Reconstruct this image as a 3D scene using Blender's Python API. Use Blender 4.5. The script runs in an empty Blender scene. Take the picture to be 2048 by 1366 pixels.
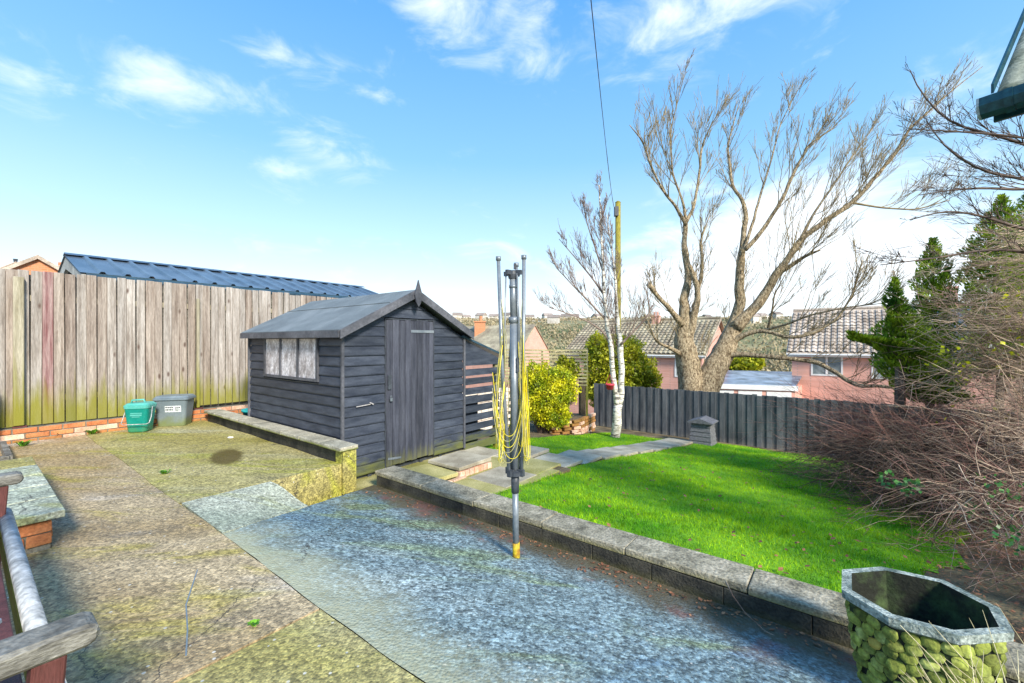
import bpy, bmesh, math, random
import numpy as np
from mathutils import Vector, Matrix, Euler, noise as mnoise
R = math.radians
random.seed(7); rng = np.random.default_rng(7)
S = bpy.context.scene
COL = S.collection

# ---------------------------------------------------------------- camera, sky, sun, exposure
F = 863.0                                   # focal length in pixels of the 2048 px wide frame
cam_d = bpy.data.cameras.new('camera'); cam = bpy.data.objects.new('camera', cam_d); COL.objects.link(cam)
cam.location = (0, 0, 0); cam.rotation_euler = (R(90), 0, 0)
cam_d.sensor_width = 36; cam_d.lens = 36 * F / 2048
cam_d.clip_start = 0.05; cam_d.clip_end = 6000
S.camera = cam
SUN_EL, SUN_AZ = 33.0, 148.0                # azimuth measured from +Y towards +X (where the sun stands)
world = bpy.data.worlds.new('World'); S.world = world; world.use_nodes = True
def build_world():
    nt = world.node_tree; nt.nodes.clear(); N = nt.nodes.new; L = nt.links.new
    out = N('ShaderNodeOutputWorld'); bg = N('ShaderNodeBackground'); bg.inputs['Strength'].default_value = 0.15
    sky = N('ShaderNodeTexSky'); sky.sky_type = 'NISHITA'; sky.sun_disc = False
    sky.sun_elevation = R(SUN_EL); sky.sun_rotation = R(SUN_AZ)
    sky.air_density = 1.0; sky.dust_density = 0.6; sky.ozone_density = 1.6
    tc = N('ShaderNodeTexCoord')
    sep = N('ShaderNodeSeparateXYZ'); L(tc.outputs['Generated'], sep.inputs[0])
    # tint the zenith a clean blue and let the low air go white, all round the horizon
    ramp = N('ShaderNodeValToRGB'); L(sep.outputs['Z'], ramp.inputs[0])
    e = ramp.color_ramp.elements
    e[0].position = 0.0; e[0].color = (5.2, 5.6, 5.8, 1)
    e[1].position = 0.62; e[1].color = (0.58, 2.15, 4.8, 1)
    for p, c in ((0.08, (4.6, 5.2, 5.6)), (0.2, (2.9, 4.35, 5.4)), (0.38, (1.3, 3.05, 5.05))):
        q = e.new(p); q.color = (*c, 1)
    mix = N('ShaderNodeMix'); mix.data_type = 'RGBA'; mix.inputs[0].default_value = 0.78
    L(sky.outputs[0], mix.inputs[6]); L(ramp.outputs[0], mix.inputs[7])
    # clouds: noise on the direction, gathered in loose banks
    mp = N('ShaderNodeMapping'); mp.inputs['Scale'].default_value = (1.0, 1.0, 2.2)
    L(tc.outputs['Generated'], mp.inputs[0])
    n1 = N('ShaderNodeTexNoise'); n1.inputs['Scale'].default_value = 6.5; n1.inputs['Detail'].default_value = 9
    n1.inputs['Roughness'].default_value = 0.6; n1.inputs['Distortion'].default_value = 0.5; L(mp.outputs[0], n1.inputs[0])
    def blob(px, py, sx, sy, amp):
        d = Vector(((px - 1024) / F, 1, (683 - py) / F)).normalized()
        s = N('ShaderNodeVectorMath'); s.operation = 'SUBTRACT'; s.inputs[1].default_value = d; L(tc.outputs['Generated'], s.inputs[0])
        m = N('ShaderNodeVectorMath'); m.operation = 'MULTIPLY'; m.inputs[1].default_value = (1 / sx, 1 / sx, 1 / sy); L(s.outputs[0], m.inputs[0])
        l = N('ShaderNodeVectorMath'); l.operation = 'LENGTH'; L(m.outputs[0], l.inputs[0])
        r = N('ShaderNodeMapRange'); r.interpolation_type = 'SMOOTHSTEP'; r.inputs[1].default_value = 0; r.inputs[2].default_value = 1
        r.inputs[3].default_value = amp; r.inputs[4].default_value = 0; L(l.outputs[1 if len(l.outputs) > 1 else 0], r.inputs[0])
        return r.outputs[0]
    acc = None
    for b in ((250, 120, .17, .09, .25), (390, 185, .16, .07, .20), (620, 170, .22, .10, .20), (660, 300, .22, .09, .26), (1080, 50, .50, .12, .20), (10, 150, .12, .12, .16),
              (900, 10, .3, .08, .16), (1450, 60, .5, .12, .2), (1560, 560, .55, .24, .32), (1480, 440, .3, .14, .22), (1750, 480, .4, .25, .22),
              (520, 480, .25, .05, .2), (900, 510, .25, .06, .22), (1950, 150, .3, .1, .14), (540, 335, .1, .03, .2),
              (650, 560, .3, .06, .2), (1230, 560, .4, .12, .2)):
        o = blob(*b)
        if acc is None: acc = o
        else:
            a = N('ShaderNodeMath'); a.operation = 'ADD'; L(acc, a.inputs[0]); L(o, a.inputs[1]); acc = a.outputs[0]
    a = N('ShaderNodeMath'); a.operation = 'ADD'; L(acc, a.inputs[0]); L(n1.outputs[0], a.inputs[1])
    r = N('ShaderNodeMapRange'); r.interpolation_type = 'SMOOTHSTEP'; r.inputs[1].default_value = 0.60; r.inputs[2].default_value = 1.05; r.inputs[4].default_value = .85; L(a.outputs[0], r.inputs[0])
    cm = N('ShaderNodeMix'); cm.data_type = 'RGBA'; L(r.outputs[0], cm.inputs[0]); L(mix.outputs[2], cm.inputs[6]); cm.inputs[7].default_value = (5.6, 5.9, 6.2, 1)
    L(cm.outputs[2], bg.inputs[0]); L(bg.outputs[0], out.inputs[0])
build_world()
sun_d = bpy.data.lights.new('sun', 'SUN'); sun = bpy.data.objects.new('sun', sun_d); COL.objects.link(sun)
sun_d.energy = 4.2; sun_d.angle = R(11); sun_d.color = (1.0, 0.93, 0.80)
_sd = Vector((math.sin(R(SUN_AZ)) * math.cos(R(SUN_EL)), math.cos(R(SUN_AZ)) * math.cos(R(SUN_EL)), math.sin(R(SUN_EL))))
sun.rotation_euler = _sd.to_track_quat('Z', 'Y').to_euler(); sun.location = (0, -20, 20)
S.view_settings.view_transform = 'Standard'; S.view_settings.look = 'None'
S.view_settings.exposure = 0.68; S.view_settings.gamma = 1.0; S.view_settings.use_curve_mapping = False
S.render.engine = 'CYCLES'; S.render.resolution_x = 1024; S.render.resolution_y = 683

# ---------------------------------------------------------------- frames and helpers
UX, UY = 0.61495, 0.78856                   # garden axis u (away to the right); v is u turned left
UA = math.atan2(UY, UX)
def W(a, b, z=0.0): return Vector((UX * a - UY * b, UY * a + UX * b, z))
def P(px, py, Y): return Vector(((px - 1024) / F * Y, Y, (683 - py) / F * Y))
U = W(1, 0); V = W(0, 1)
def rnd(a, b): return random.uniform(a, b)

WMX = {}
def reg(o, mw, parent):
    if parent is not None:
        o.parent = parent; o.matrix_parent_inverse = WMX[parent.name].inverted()
    o.matrix_basis = mw; WMX[o.name] = mw
    return o
def tag(o, label=None, cat=None, group=None, kind=None):
    if label: o['label'] = label
    if cat: o['category'] = cat
    if group: o['group'] = group
    if kind: o['kind'] = kind
    return o
def thing(name, label, cat, loc=(0, 0, 0), group=None):
    o = bpy.data.objects.new(name, None); COL.objects.link(o); o.empty_display_size = .1
    reg(o, Matrix.Translation(Vector(loc)), None)
    return tag(o, label, cat, group)
def piece(name, me, parent=None, loc=(0, 0, 0), rz=UA, rx=0.0, ry=0.0, scale=(1, 1, 1)):
    o = bpy.data.objects.new(name, me); COL.objects.link(o)
    mw = Matrix.Translation(Vector(loc)) @ Euler((rx, ry, rz), 'XYZ').to_matrix().to_4x4() @ Matrix.Diagonal((*scale, 1))
    return reg(o, mw, parent)

class MB:
    """collects geometry and links it as one mesh object"""
    def __init__(s): s.v = []; s.f = []
    def add(s, vs, fs):
        n = len(s.v); s.v.extend([tuple(v) for v in vs]); s.f.extend([tuple(i + n for i in f) for f in fs])
    def box(s, a0, a1, b0, b1, z0, z1):      # aligned with the garden axes
        p = [W(a, b, z) for z in (z0, z1) for (a, b) in ((a0, b0), (a1, b0), (a1, b1), (a0, b1))]
        s.add(p, [(3, 2, 1, 0), (4, 5, 6, 7), (0, 1, 5, 4), (1, 2, 6, 5), (2, 3, 7, 6), (3, 0, 4, 7)])
    def prism(s, poly, ext):                 # closed polygon (3d) pushed along a vector
        n = len(poly); ext = Vector(ext); top = [Vector(p) + ext for p in poly]
        s.add(list(poly) + top, [tuple(range(n - 1, -1, -1)), tuple(range(n, 2 * n))] + [(i, (i + 1) % n, n + (i + 1) % n, n + i) for i in range(n)])
    def bar(s, p, q, w, h, up=Vector((0, 0, 1))):
        p = Vector(p); q = Vector(q); d = (q - p).normalized(); sd = d.cross(up)
        if sd.length < 1e-4: sd = d.cross(Vector((1, 0, 0)))
        sd.normalize(); un = sd.cross(d).normalized()
        c = [(-w / 2, -h / 2), (w / 2, -h / 2), (w / 2, h / 2), (-w / 2, h / 2)]
        vs = [p + sd * x + un * y for x, y in c] + [q + sd * x + un * y for x, y in c]
        s.add(vs, [(0, 1, 2, 3), (7, 6, 5, 4), (0, 4, 5, 1), (1, 5, 6, 2), (2, 6, 7, 3), (3, 7, 4, 0)])
    def tube(s, pts, rad, n=6, cap=True):
        m = len(pts)
        if m < 2: return
        base = len(s.v); rr = rad if hasattr(rad, '__len__') else [rad] * m
        pts = [Vector(p) for p in pts]; x = None
        cs = [(math.cos(2 * math.pi * k / n), math.sin(2 * math.pi * k / n)) for k in range(n)]
        for i in range(m):
            d = pts[min(i + 1, m - 1)] - pts[max(i - 1, 0)]
            if d.length < 1e-7: d = Vector((0, 0, 1))
            d.normalize()
            if x is None:
                x = d.cross(Vector((0, 0, 1)) if abs(d.z) < .9 else Vector((1, 0, 0)))
            else: x = x - d * x.dot(d)
            if x.length < 1e-4: x = d.cross(Vector((.3, 1, .2)))
            x.normalize(); y = d.cross(x)
            for c_, s_ in cs:
                p = pts[i] + x * (rr[i] * c_) + y * (rr[i] * s_); s.v.append((p.x, p.y, p.z))
        for i in range(m - 1):
            for k in range(n):
                k2 = (k + 1) % n; s.f.append((base + i * n + k, base + i * n + k2, base + (i + 1) * n + k2, base + (i + 1) * n + k))
        if cap and n > 3:
            s.f.append(tuple(base + k for k in range(n - 1, -1, -1))); s.f.append(tuple(base + (m - 1) * n + k for k in range(n)))
    def lathe(s, c, prof, n=20, sx=1, sy=1, rz=0):
        base = len(s.v); c = Vector(c)
        for r, z in prof:
            for k in range(n):
                t = 2 * math.pi * k / n; x = r * math.cos(t) * sx; y = r * math.sin(t) * sy
                s.v.append((c.x + x * math.cos(rz) - y * math.sin(rz), c.y + x * math.sin(rz) + y * math.cos(rz), c.z + z))
        for i in range(len(prof) - 1):
            for k in range(n):
                k2 = (k + 1) % n; s.f.append((base + i * n + k, base + i * n + k2, base + (i + 1) * n + k2, base + (i + 1) * n + k))
        s.f.append(tuple(base + k for k in range(n - 1, -1, -1))); s.f.append(tuple(base + (len(prof) - 1) * n + k for k in range(n)))
    def mesh(s, name, mat, smooth=False, bevel=0):
        v = s.v
        me = bpy.data.meshes.new(name); me.from_pydata(v, [], s.f)
        if mat: me.materials.append(mat)
        if smooth: me.polygons.foreach_set('use_smooth', [True] * len(me.polygons))
        if bevel:
            bm = bmesh.new(); bm.from_mesh(me); bmesh.ops.recalc_face_normals(bm, faces=bm.faces)
            ed = [e for e in bm.edges if len(e.link_faces) == 2 and e.calc_face_angle(0) > .5]
            bmesh.ops.bevel(bm, geom=ed, offset=bevel, segments=1, affect='EDGES', profile=.5); bm.to_mesh(me); bm.free()
        me.update(); return me
    def build(s, name, mat, parent=None, smooth=False, bevel=0, kind=None, label=None):
        arr = np.array(s.v); c = Vector(((arr.min(0) + arr.max(0)) / 2).tolist()); c.z = float(arr[:, 2].min())
        if kind in ('stuff', 'structure'): c = Vector((0, 0, 0))
        s.v = [(x - c.x, y - c.y, z - c.z) for x, y, z in s.v]
        me = s.mesh(name, mat, smooth, bevel)
        o = bpy.data.objects.new(name, me); COL.objects.link(o)
        reg(o, Matrix.Translation(c), parent)
        return tag(o, label, None, None, kind)
def np_obj(name, verts, faces_n, mat, parent=None, kind=None, smooth=False):
    """verts (N*k,3) with every k = faces_n consecutive vertices one face"""
    nv = len(verts); nf = nv // faces_n
    me = bpy.data.meshes.new(name); me.vertices.add(nv); me.vertices.foreach_set('co', verts.astype(np.float32).ravel())
    me.loops.add(nv); me.loops.foreach_set('vertex_index', np.arange(nv, dtype=np.int32))
    me.polygons.add(nf); me.polygons.foreach_set('loop_start', np.arange(0, nv, faces_n, dtype=np.int32))
    me.update(calc_edges=True); me.materials.append(mat)
    o = bpy.data.objects.new(name, me); COL.objects.link(o); reg(o, Matrix.Identity(4), parent)
    return tag(o, kind=kind)
def boxmesh(name, dx, dy, dz, mat, bevel=.004, jit=0):  # centred in x, y; bottom at 0
    m = MB(); x, y = dx / 2, dy / 2
    p = [Vector((sx * x, sy * y, z)) for z in (0, dz) for sx, sy in ((-1, -1), (1, -1), (1, 1), (-1, 1))]
    p = [q + Vector((rnd(-jit, jit), rnd(-jit, jit), rnd(-jit, jit))) for q in p]
    m.add(p, [(3, 2, 1, 0), (4, 5, 6, 7), (0, 1, 5, 4), (1, 2, 6, 5), (2, 3, 7, 6), (3, 0, 4, 7)])
    return m.mesh(name, mat, False, bevel)

# ---------------------------------------------------------------- materials
def mat(name, c1, c2, scale=4, rough=.8, bump=.15, bscale=None, stretch=(1, 1, 1), c3=None, moss=None, rand=.12,
        metal=0, spec=.4, contrast=(.35, .65), fine=.25, fscale=60, island=0, trans=0, bdist=.01, knots=0, flecks=0):
    m = bpy.data.materials.new(name); m.use_nodes = True; nt = m.node_tree; N = nt.nodes.new; L = nt.links.new
    bs = nt.nodes['Principled BSDF']; geo = N('ShaderNodeNewGeometry'); oi = N('ShaderNodeObjectInfo')
    vm = N('ShaderNodeVectorMath'); vm.operation = 'MULTIPLY'; vm.inputs[1].default_value = stretch; L(geo.outputs['Position'], vm.inputs[0])
    rv = N('ShaderNodeVectorMath'); rv.operation = 'SCALE'; rv.inputs[0].default_value = (7, 5, 3); L(oi.outputs['Random'], rv.inputs['Scale'])
    av = N('ShaderNodeVectorMath'); av.operation = 'ADD'; L(vm.outputs[0], av.inputs[0])
    if rand > 0: L(rv.outputs[0], av.inputs[1])
    n1 = N('ShaderNodeTexNoise'); n1.inputs['Scale'].default_value = scale; n1.inputs['Detail'].default_value = 6; n1.inputs['Roughness'].default_value = .6
    L(av.outputs[0], n1.inputs[0])
    cr = N('ShaderNodeValToRGB'); e = cr.color_ramp.elements
    e[0].position, e[1].position = contrast; e[0].color = (*c1, 1); e[1].color = (*c2, 1)
    if c3: q = e.new((contrast[0] + contrast[1]) / 2); q.color = (*c3, 1)
    L(n1.outputs[0], cr.inputs[0]); col = cr.outputs[0]
    n2 = N('ShaderNodeTexNoise'); n2.inputs['Scale'].default_value = bscale or fscale; n2.inputs['Detail'].default_value = 4; L(av.outputs[0], n2.inputs[0])
    def mul(col, fac_socket, lo, hi, a=0., b=1.):
        mr = N('ShaderNodeMapRange'); mr.inputs[1].default_value = a; mr.inputs[2].default_value = b; mr.inputs[3].default_value = lo; mr.inputs[4].default_value = hi
        L(fac_socket, mr.inputs[0]); x = N('ShaderNodeVectorMath'); x.operation = 'SCALE'; L(col, x.inputs[0]); L(mr.outputs[0], x.inputs['Scale']); return x.outputs[0]
    if fine: col = mul(col, n2.outputs[0], 1 - fine, 1 + fine, .3, .7)
    if rand: col = mul(col, oi.outputs['Random'], 1 - rand, 1 + rand)
    if island: col = mul(col, geo.outputs['Random Per Island'], 1 - island, 1 + island)
    if knots:                                # dark knots, each with a soft ring
        kv = N('ShaderNodeVectorMath'); kv.operation = 'MULTIPLY'; kv.inputs[1].default_value = (6.5, 6.5, 2.6); L(geo.outputs['Position'], kv.inputs[0])
        vo = N('ShaderNodeTexVoronoi'); vo.inputs['Scale'].default_value = 1; L(kv.outputs[0], vo.inputs[0])
        mr = N('ShaderNodeMapRange'); mr.inputs[1].default_value = .06; mr.inputs[2].default_value = .15; mr.inputs[3].default_value = knots; mr.inputs[4].default_value = 0; L(vo.outputs['Distance'], mr.inputs[0])
        mx = N('ShaderNodeMix'); mx.data_type = 'RGBA'; L(mr.outputs[0], mx.inputs[0]); L(col, mx.inputs[6]); mx.inputs[7].default_value = (.10, .06, .045, 1); col = mx.outputs[2]
    if flecks:                               # short dark dashes across a stem
        kv = N('ShaderNodeVectorMath'); kv.operation = 'MULTIPLY'; kv.inputs[1].default_value = (7, 7, 30); L(geo.outputs['Position'], kv.inputs[0])
        nf = N('ShaderNodeTexNoise'); nf.inputs['Scale'].default_value = 1; nf.inputs['Detail'].default_value = 3; L(kv.outputs[0], nf.inputs[0])
        mr = N('ShaderNodeMapRange'); mr.inputs[1].default_value = .56; mr.inputs[2].default_value = .62; mr.inputs[4].default_value = flecks; L(nf.outputs[0], mr.inputs[0])
        mx = N('ShaderNodeMix'); mx.data_type = 'RGBA'; L(mr.outputs[0], mx.inputs[0]); L(col, mx.inputs[6]); mx.inputs[7].default_value = (.07, .055, .045, 1); col = mx.outputs[2]
    if moss:                                 # (colour, z_low, z_high, strength): growth where it stays damp
        mc, z0, z1, st = moss[:4]
        sp = N('ShaderNodeSeparateXYZ'); L(geo.outputs['Position'], sp.inputs[0])
        mr = N('ShaderNodeMapRange'); mr.inputs[1].default_value = z0; mr.inputs[2].default_value = z1; mr.inputs[3].default_value = 1; mr.inputs[4].default_value = 0; L(sp.outputs['Z'], mr.inputs[0])
        n3 = N('ShaderNodeTexNoise'); n3.inputs['Scale'].default_value = moss[4] if len(moss) > 4 else 3; n3.inputs['Detail'].default_value = 6; L(av.outputs[0], n3.inputs[0])
        ad = N('ShaderNodeMath'); ad.operation = 'ADD'; L(mr.outputs[0], ad.inputs[0]); L(n3.outputs[0], ad.inputs[1])
        m2 = N('ShaderNodeMapRange'); m2.inputs[1].default_value = .72; m2.inputs[2].default_value = 1.15; m2.inputs[4].default_value = st; L(ad.outputs[0], m2.inputs[0])
        mx = N('ShaderNodeMix'); mx.data_type = 'RGBA'; L(m2.outputs[0], mx.inputs[0]); L(col, mx.inputs[6]); mx.inputs[7].default_value = (*mc, 1); col = mx.outputs[2]
    L(col, bs.inputs['Base Color'])
    bs.inputs['Roughness'].default_value = rough; bs.inputs['Metallic'].default_value = metal; bs.inputs['Specular IOR Level'].default_value = spec
    if trans:
        tr = N('ShaderNodeBsdfTranslucent'); L(col, tr.inputs[0]); ms = N('ShaderNodeMixShader'); ms.inputs[0].default_value = trans
        L(bs.outputs[0], ms.inputs[1]); L(tr.outputs[0], ms.inputs[2]); L(ms.outputs[0], nt.nodes['Material Output'].inputs[0])
    if bump:
        bp = N('ShaderNodeBump'); bp.inputs['Strength'].default_value = bump; bp.inputs['Distance'].default_value = bdist
        L(n2.outputs[0], bp.inputs['Height']); L(bp.outputs[0], bs.inputs['Normal'])
    m['bs'] = 1
    return m

MOSS = (.22, .21, .012)
m_fence = mat('weathered fence timber', (.19, .155, .13), (.47, .43, .395), 3.0, .85, .4, 26, (8, 8, .5), c3=(.335, .295, .26), moss=((.24, .23, .012), -1.25, -.38, .85, 1.6), rand=.13, contrast=(.3, .66), fine=.3, knots=.9)
m_fence_tan = mat('tan fence timber', (.175, .13, .10), (.44, .375, .32), 3.0, .85, .4, 26, (8, 8, .5), c3=(.31, .255, .215), moss=((.22, .21, .012), -1.25, -.35, .85, 1.6), rand=.13, contrast=(.3, .66), fine=.3, knots=.9)
m_fence_brown = mat('brown fence timber', (.13, .095, .075), (.38, .32, .275), 3.0, .85, .4, 26, (8, 8, .5), c3=(.26, .205, .17), moss=((.18, .18, .012), -1.25, -.3, .85, 1.6), rand=.13, contrast=(.3, .66), fine=.3, knots=.9)
m_fence2 = mat('mossy fence post timber', (.22, .19, .12), (.46, .42, .32), 2.2, .85, .4, 26, (9, 9, .5), moss=(MOSS, -1.3, .2, .9, 2), rand=.1)
m_redplank = mat('stained plank timber', (.20, .08, .08), (.42, .30, .28), 3, .85, .3, 26, (9, 9, .5), moss=(MOSS, -1.25, -.3, .8, 2), rand=.1)
m_black = mat('dark painted timber', (.022, .028, .044), (.058, .068, .092), 1.6, .5, .25, 24, (2, 2, 10), rand=.22, fine=.25, moss=((.16, .17, .02), -1.75, -1.30, .6, 3), spec=.4)
m_door = mat('dark painted door boards', (.028, .031, .046), (.075, .080, .105), 1.6, .6, .35, 22, (10, 10, .9), rand=.2, fine=.25, moss=((.18, .18, .06), -1.75, -1.3, .7, 3), spec=.35)
m_trim = mat('grey painted trim', (.055, .058, .07), (.12, .122, .14), 3, .55, .2, 30, rand=.08)
m_felt = mat('grey roofing felt', (.135, .155, .165), (.215, .24, .25), 2.2, .85, .25, 260, rand=0, fine=.25, spec=.3, c3=(.165, .19, .20))
m_blackfence = mat('black stained fence boards', (.045, .050, .060), (.13, .137, .15), 1.3, .6, .3, 22, (4, 4, .8), rand=.10, moss=((.26, .24, .20), -2.62, -2.2, .6, 1.2), fine=.2)
m_brick = mat('orange brick', (.42, .13, .045), (.62, .25, .10), 5, .85, .4, 60, rand=.22, moss=((.12, .13, .02), -1.42, -1.18, .5, 5))
m_brick_pale = mat('worn pale brick', (.55, .27, .16), (.74, .55, .42), 6, .85, .4, 60, rand=.2)
m_mortar = mat('mortar', (.10, .09, .07), (.25, .23, .18), 9, .95, .4, 90, rand=0)
m_coping = mat('weathered coping stone', (.12, .108, .075), (.37, .33, .245), 7, .85, .8, 60, c3=(.25, .225, .16), rand=.05, fine=.5, contrast=(.32, .62), moss=((.24, .21, .06), -1.52, -1.44, .7, 7))
m_copmoss = mat('mossy coping stone', (.26, .24, .18), (.52, .48, .37), 6, .85, .8, 55, rand=.08, fine=.3, moss=((.19, .21, .03), -1.17, -1.13, .9, 8))
m_wall = mat('damp dark wall block', (.018, .018, .016), (.075, .068, .05), 5, .8, .7, 60, rand=.06, moss=((.11, .10, .03), -1.64, -1.52, .45, 6), fine=.4)
m_slab = mat('paving slab', (.27, .235, .17), (.52, .47, .36), 3, .85, .4, 80, rand=.12, c3=(.40, .36, .27), fine=.2)
m_slabmoss = mat('mossy paving slab', (.24, .225, .06), (.47, .42, .19), 2.5, .85, .4, 80, rand=.1, fine=.25)
m_soil = mat('garden soil', (.06, .04, .02), (.22, .16, .09), 3, .95, .8, 30, rand=0, bdist=.03)
m_lawn = mat('lawn turf', (.08, .24, .004), (.20, .43, .008), 1.6, .95, .6, 45, rand=0, fine=.3, bdist=.02)
m_grass = mat('grass blades', (.09, .32, .004), (.46, .66, .010), 1.6, .7, 0, rand=0, fine=.25, fscale=7, island=.35, trans=.35, spec=.2, contrast=(.36, .66))
m_metal = mat('grey steel tube', (.17, .20, .23), (.27, .30, .33), 8, .38, .05, 50, rand=.05, metal=.3, fine=.1)
m_plast = mat('dark grey plastic', (.035, .04, .05), (.065, .075, .09), 8, .45, .1, 50, rand=0)
m_yline = mat('yellow washing line', (.62, .50, .01), (.85, .72, .04), 8, .5, 0, rand=.1, fine=.1)
m_oline = mat('faded washing line', (.36, .34, .12), (.68, .62, .32), 8, .6, 0, rand=.2, fine=.1)
m_rust = mat('rusty yellow ground socket', (.30, .12, .02), (.55, .42, .02), 22, .7, .3, 60, rand=0)
m_green = mat('teal green plastic', (.0, .20, .16), (.006, .26, .205), 4, .42, .05, 40, rand=0, fine=.08, moss=((.07, .2, .05), -1.33, -1.12, .55, 8))
m_greenlid = mat('pale teal plastic lid', (.07, .36, .31), (.13, .46, .41), 4, .4, .05, 40, rand=0, fine=.08)
m_greybox = mat('grey plastic box', (.13, .165, .185), (.18, .22, .24), 4, .5, .05, 40, rand=0, fine=.08, moss=((.16, .19, .05), -1.33, -1.08, .8, 7))
m_greylid = mat('grey plastic lid', (.13, .17, .20), (.20, .25, .28), 4, .45, .05, 40, rand=0, fine=.08)
m_white = mat('white print', (.52, .56, .56), (.70, .73, .73), 30, .6, 0, rand=0)
m_whitepaint = mat('white paint', (.66, .66, .64), (.80, .80, .78), 3, .5, 0, rand=0, fine=.05)
m_bluebag = mat('blue plastic bag', (.01, .09, .42), (.02, .16, .60), 9, .35, .5, 25, rand=0)
m_tub = mat('turquoise plastic tub', (.02, .36, .36), (.05, .45, .45), 6, .4, 0, rand=0)
m_bark = mat('pale tree bark', (.13, .085, .045), (.58, .46, .30), 7, .85, 1.0, 20, (3, 3, 1.5), rand=0, c3=(.37, .285, .175), fine=.55, bdist=.05, contrast=(.36, .64))
m_twig = mat('olive brown twigs', (.16, .115, .055), (.38, .30, .17), 5, .8, 0, rand=0, island=.35)
m_darktwig = mat('dark twigs', (.05, .035, .03), (.14, .10, .08), 5, .8, 0, rand=0, island=.3)
m_birch = mat('white birch bark', (.40, .36, .28), (.72, .68, .60), 3, .7, .3, 30, (1.5, 1.5, 4), rand=0, contrast=(.32, .5), flecks=.85, moss=((.06, .045, .03), -2.6, -1.75, .95, 9))
m_birchtwig = mat('purple brown birch twigs', (.14, .09, .075), (.32, .24, .20), 5, .8, 0, rand=0, island=.3)
m_redtwig = mat('red brown shrub twigs', (.13, .055, .045), (.46, .26, .21), 2.2, .8, 0, rand=0, island=.5, contrast=(.4, .62))
m_greytwig = mat('grey brown shrub stems', (.16, .095, .065), (.62, .48, .36), 3, .8, 0, rand=0, island=.6)
m_leaf_y = mat('yellow green leaves', (.24, .32, .012), (.78, .72, .02), 3.6, .5, 0, rand=0, fine=.35, fscale=18, island=.5, trans=.35, contrast=(.38, .6))
m_leaf_g = mat('mid green leaves', (.17, .24, .012), (.58, .54, .03), 1.6, .5, 0, rand=0, fine=.35, fscale=9, island=.45, trans=.35)
m_conif = mat('conifer foliage', (.035, .12, .008), (.36, .46, .02), 3.2, .7, 0, rand=0, fine=.4, fscale=14, island=.5, trans=.3)
m_ivy = mat('ivy leaves', (.02, .12, .03), (.12, .30, .05), 3, .4, 0, rand=0, island=.5, trans=.2)
m_hay = mat('straw grass', (.45, .38, .20), (.70, .62, .40), 5, .8, 0, rand=0, island=.3)
m_deadleaf = mat('fallen leaves', (.14, .055, .03), (.33, .15, .07), 6, .8, 0, rand=0, island=.5)
m_planter = mat('mossy cast stone', (.10, .12, .018), (.34, .37, .11), 7, .9, .7, 60, rand=.35, c3=(.20, .23, .04), fine=.4)
m_planter_o = mat('ochre cast stone', (.26, .20, .03), (.42, .33, .07), 9, .85, .6, 60, rand=.1)
m_rim = mat('grey speckled stone rim', (.09, .125, .11), (.36, .40, .36), 16, .85, .7, 90, rand=0, fine=.5, contrast=(.36, .62))
m_inner = mat('dark mossy stone', (.012, .014, .008), (.06, .10, .03), 9, .85, .6, 50, rand=0, contrast=(.45, .72))  # near-black mossy tone for the basin interior and between the stones
m_maroon = mat('maroon stained timber', (.060, .016, .014), (.12, .038, .034), 4, .6, .3, 40, (6, 6, 1), rand=.1)
m_oldwood = mat('weathered grey brown bench timber', (.05, .045, .035), (.26, .25, .22), 7, .75, .6, 40, (1.5, 1.5, 5), rand=0, fine=.4, contrast=(.3, .68))
m_rail = mat('worn grey painted rail', (.22, .23, .23), (.55, .55, .54), 14, .7, .4, 50, rand=0, fine=.3)
m_blueroof = mat('blue grey steel roofing', (.06, .09, .13), (.11, .155, .21), 2, .33, .03, 20, rand=.05, metal=.1, fine=.05, spec=.7)
m_gutter = mat('dark blue plastic gutter', (.018, .045, .07), (.04, .085, .12), 5, .4, .1, 40, rand=.05)
m_tealgutter = mat('dark teal plastic gutter', (.005, .035, .055), (.015, .075, .10), 5, .35, .1, 40, rand=.05)
m_render = mat('grey cement render', (.30, .30, .28), (.50, .50, .47), 3, .9, .4, 40, rand=0)
m_corr = mat('grey green sheet roofing', (.10, .12, .085), (.30, .32, .26), 5, .85, .4, 40, rand=0, contrast=(.35, .6))
m_pole = mat('lichen covered timber pole', (.17, .14, .02), (.36, .31, .05), 8, .9, .4, 30, (3, 3, .8), rand=0)
m_pink = mat('red plastic pot', (.55, .03, .06), (.68, .07, .10), 5, .45, 0, rand=0)
m_tile = mat('brown grey concrete roof tile', (.28, .22, .17), (.60, .50, .41), 1.2, .85, .2, 20, rand=.15, fine=.3, island=.16)
m_tile_moss = mat('mossy concrete roof tile', (.21, .17, .125), (.42, .37, .25), .9, .85, .2, 20, rand=.15, fine=.3, island=.16)
m_glass = mat('window glass', (.10, .13, .14), (.32, .36, .36), 1.5, .12, 0, rand=.3, spec=.8)
m_dusty = mat('dusty shed window glass', (.33, .29, .29), (.72, .68, .70), 9, .3, 0, rand=.1, fine=.5, fscale=60, contrast=(.38, .62), stretch=(1, 1, .5))
m_farwood = mat('bare winter woodland', (.25, .20, .12), (.40, .33, .20), .04, .9, 0, rand=0, fine=.12, fscale=.3, island=.12)  # lightened low-contrast brown, distance haze is put into the colour
m_hill = mat('far hillside', (.14, .15, .05), (.30, .25, .13), .02, .95, 0, rand=0, fine=.3, fscale=.2)
m_tarp = mat('blue black wet roofing felt', (.03, .045, .06), (.26, .33, .42), 1.3, .3, .4, 2, rand=0, bdist=.08)
m_darktimber = mat('dark brown timber', (.06, .045, .03), (.17, .13, .09), 6, .85, .4, 30, (6, 6, 1), rand=0)
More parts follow.
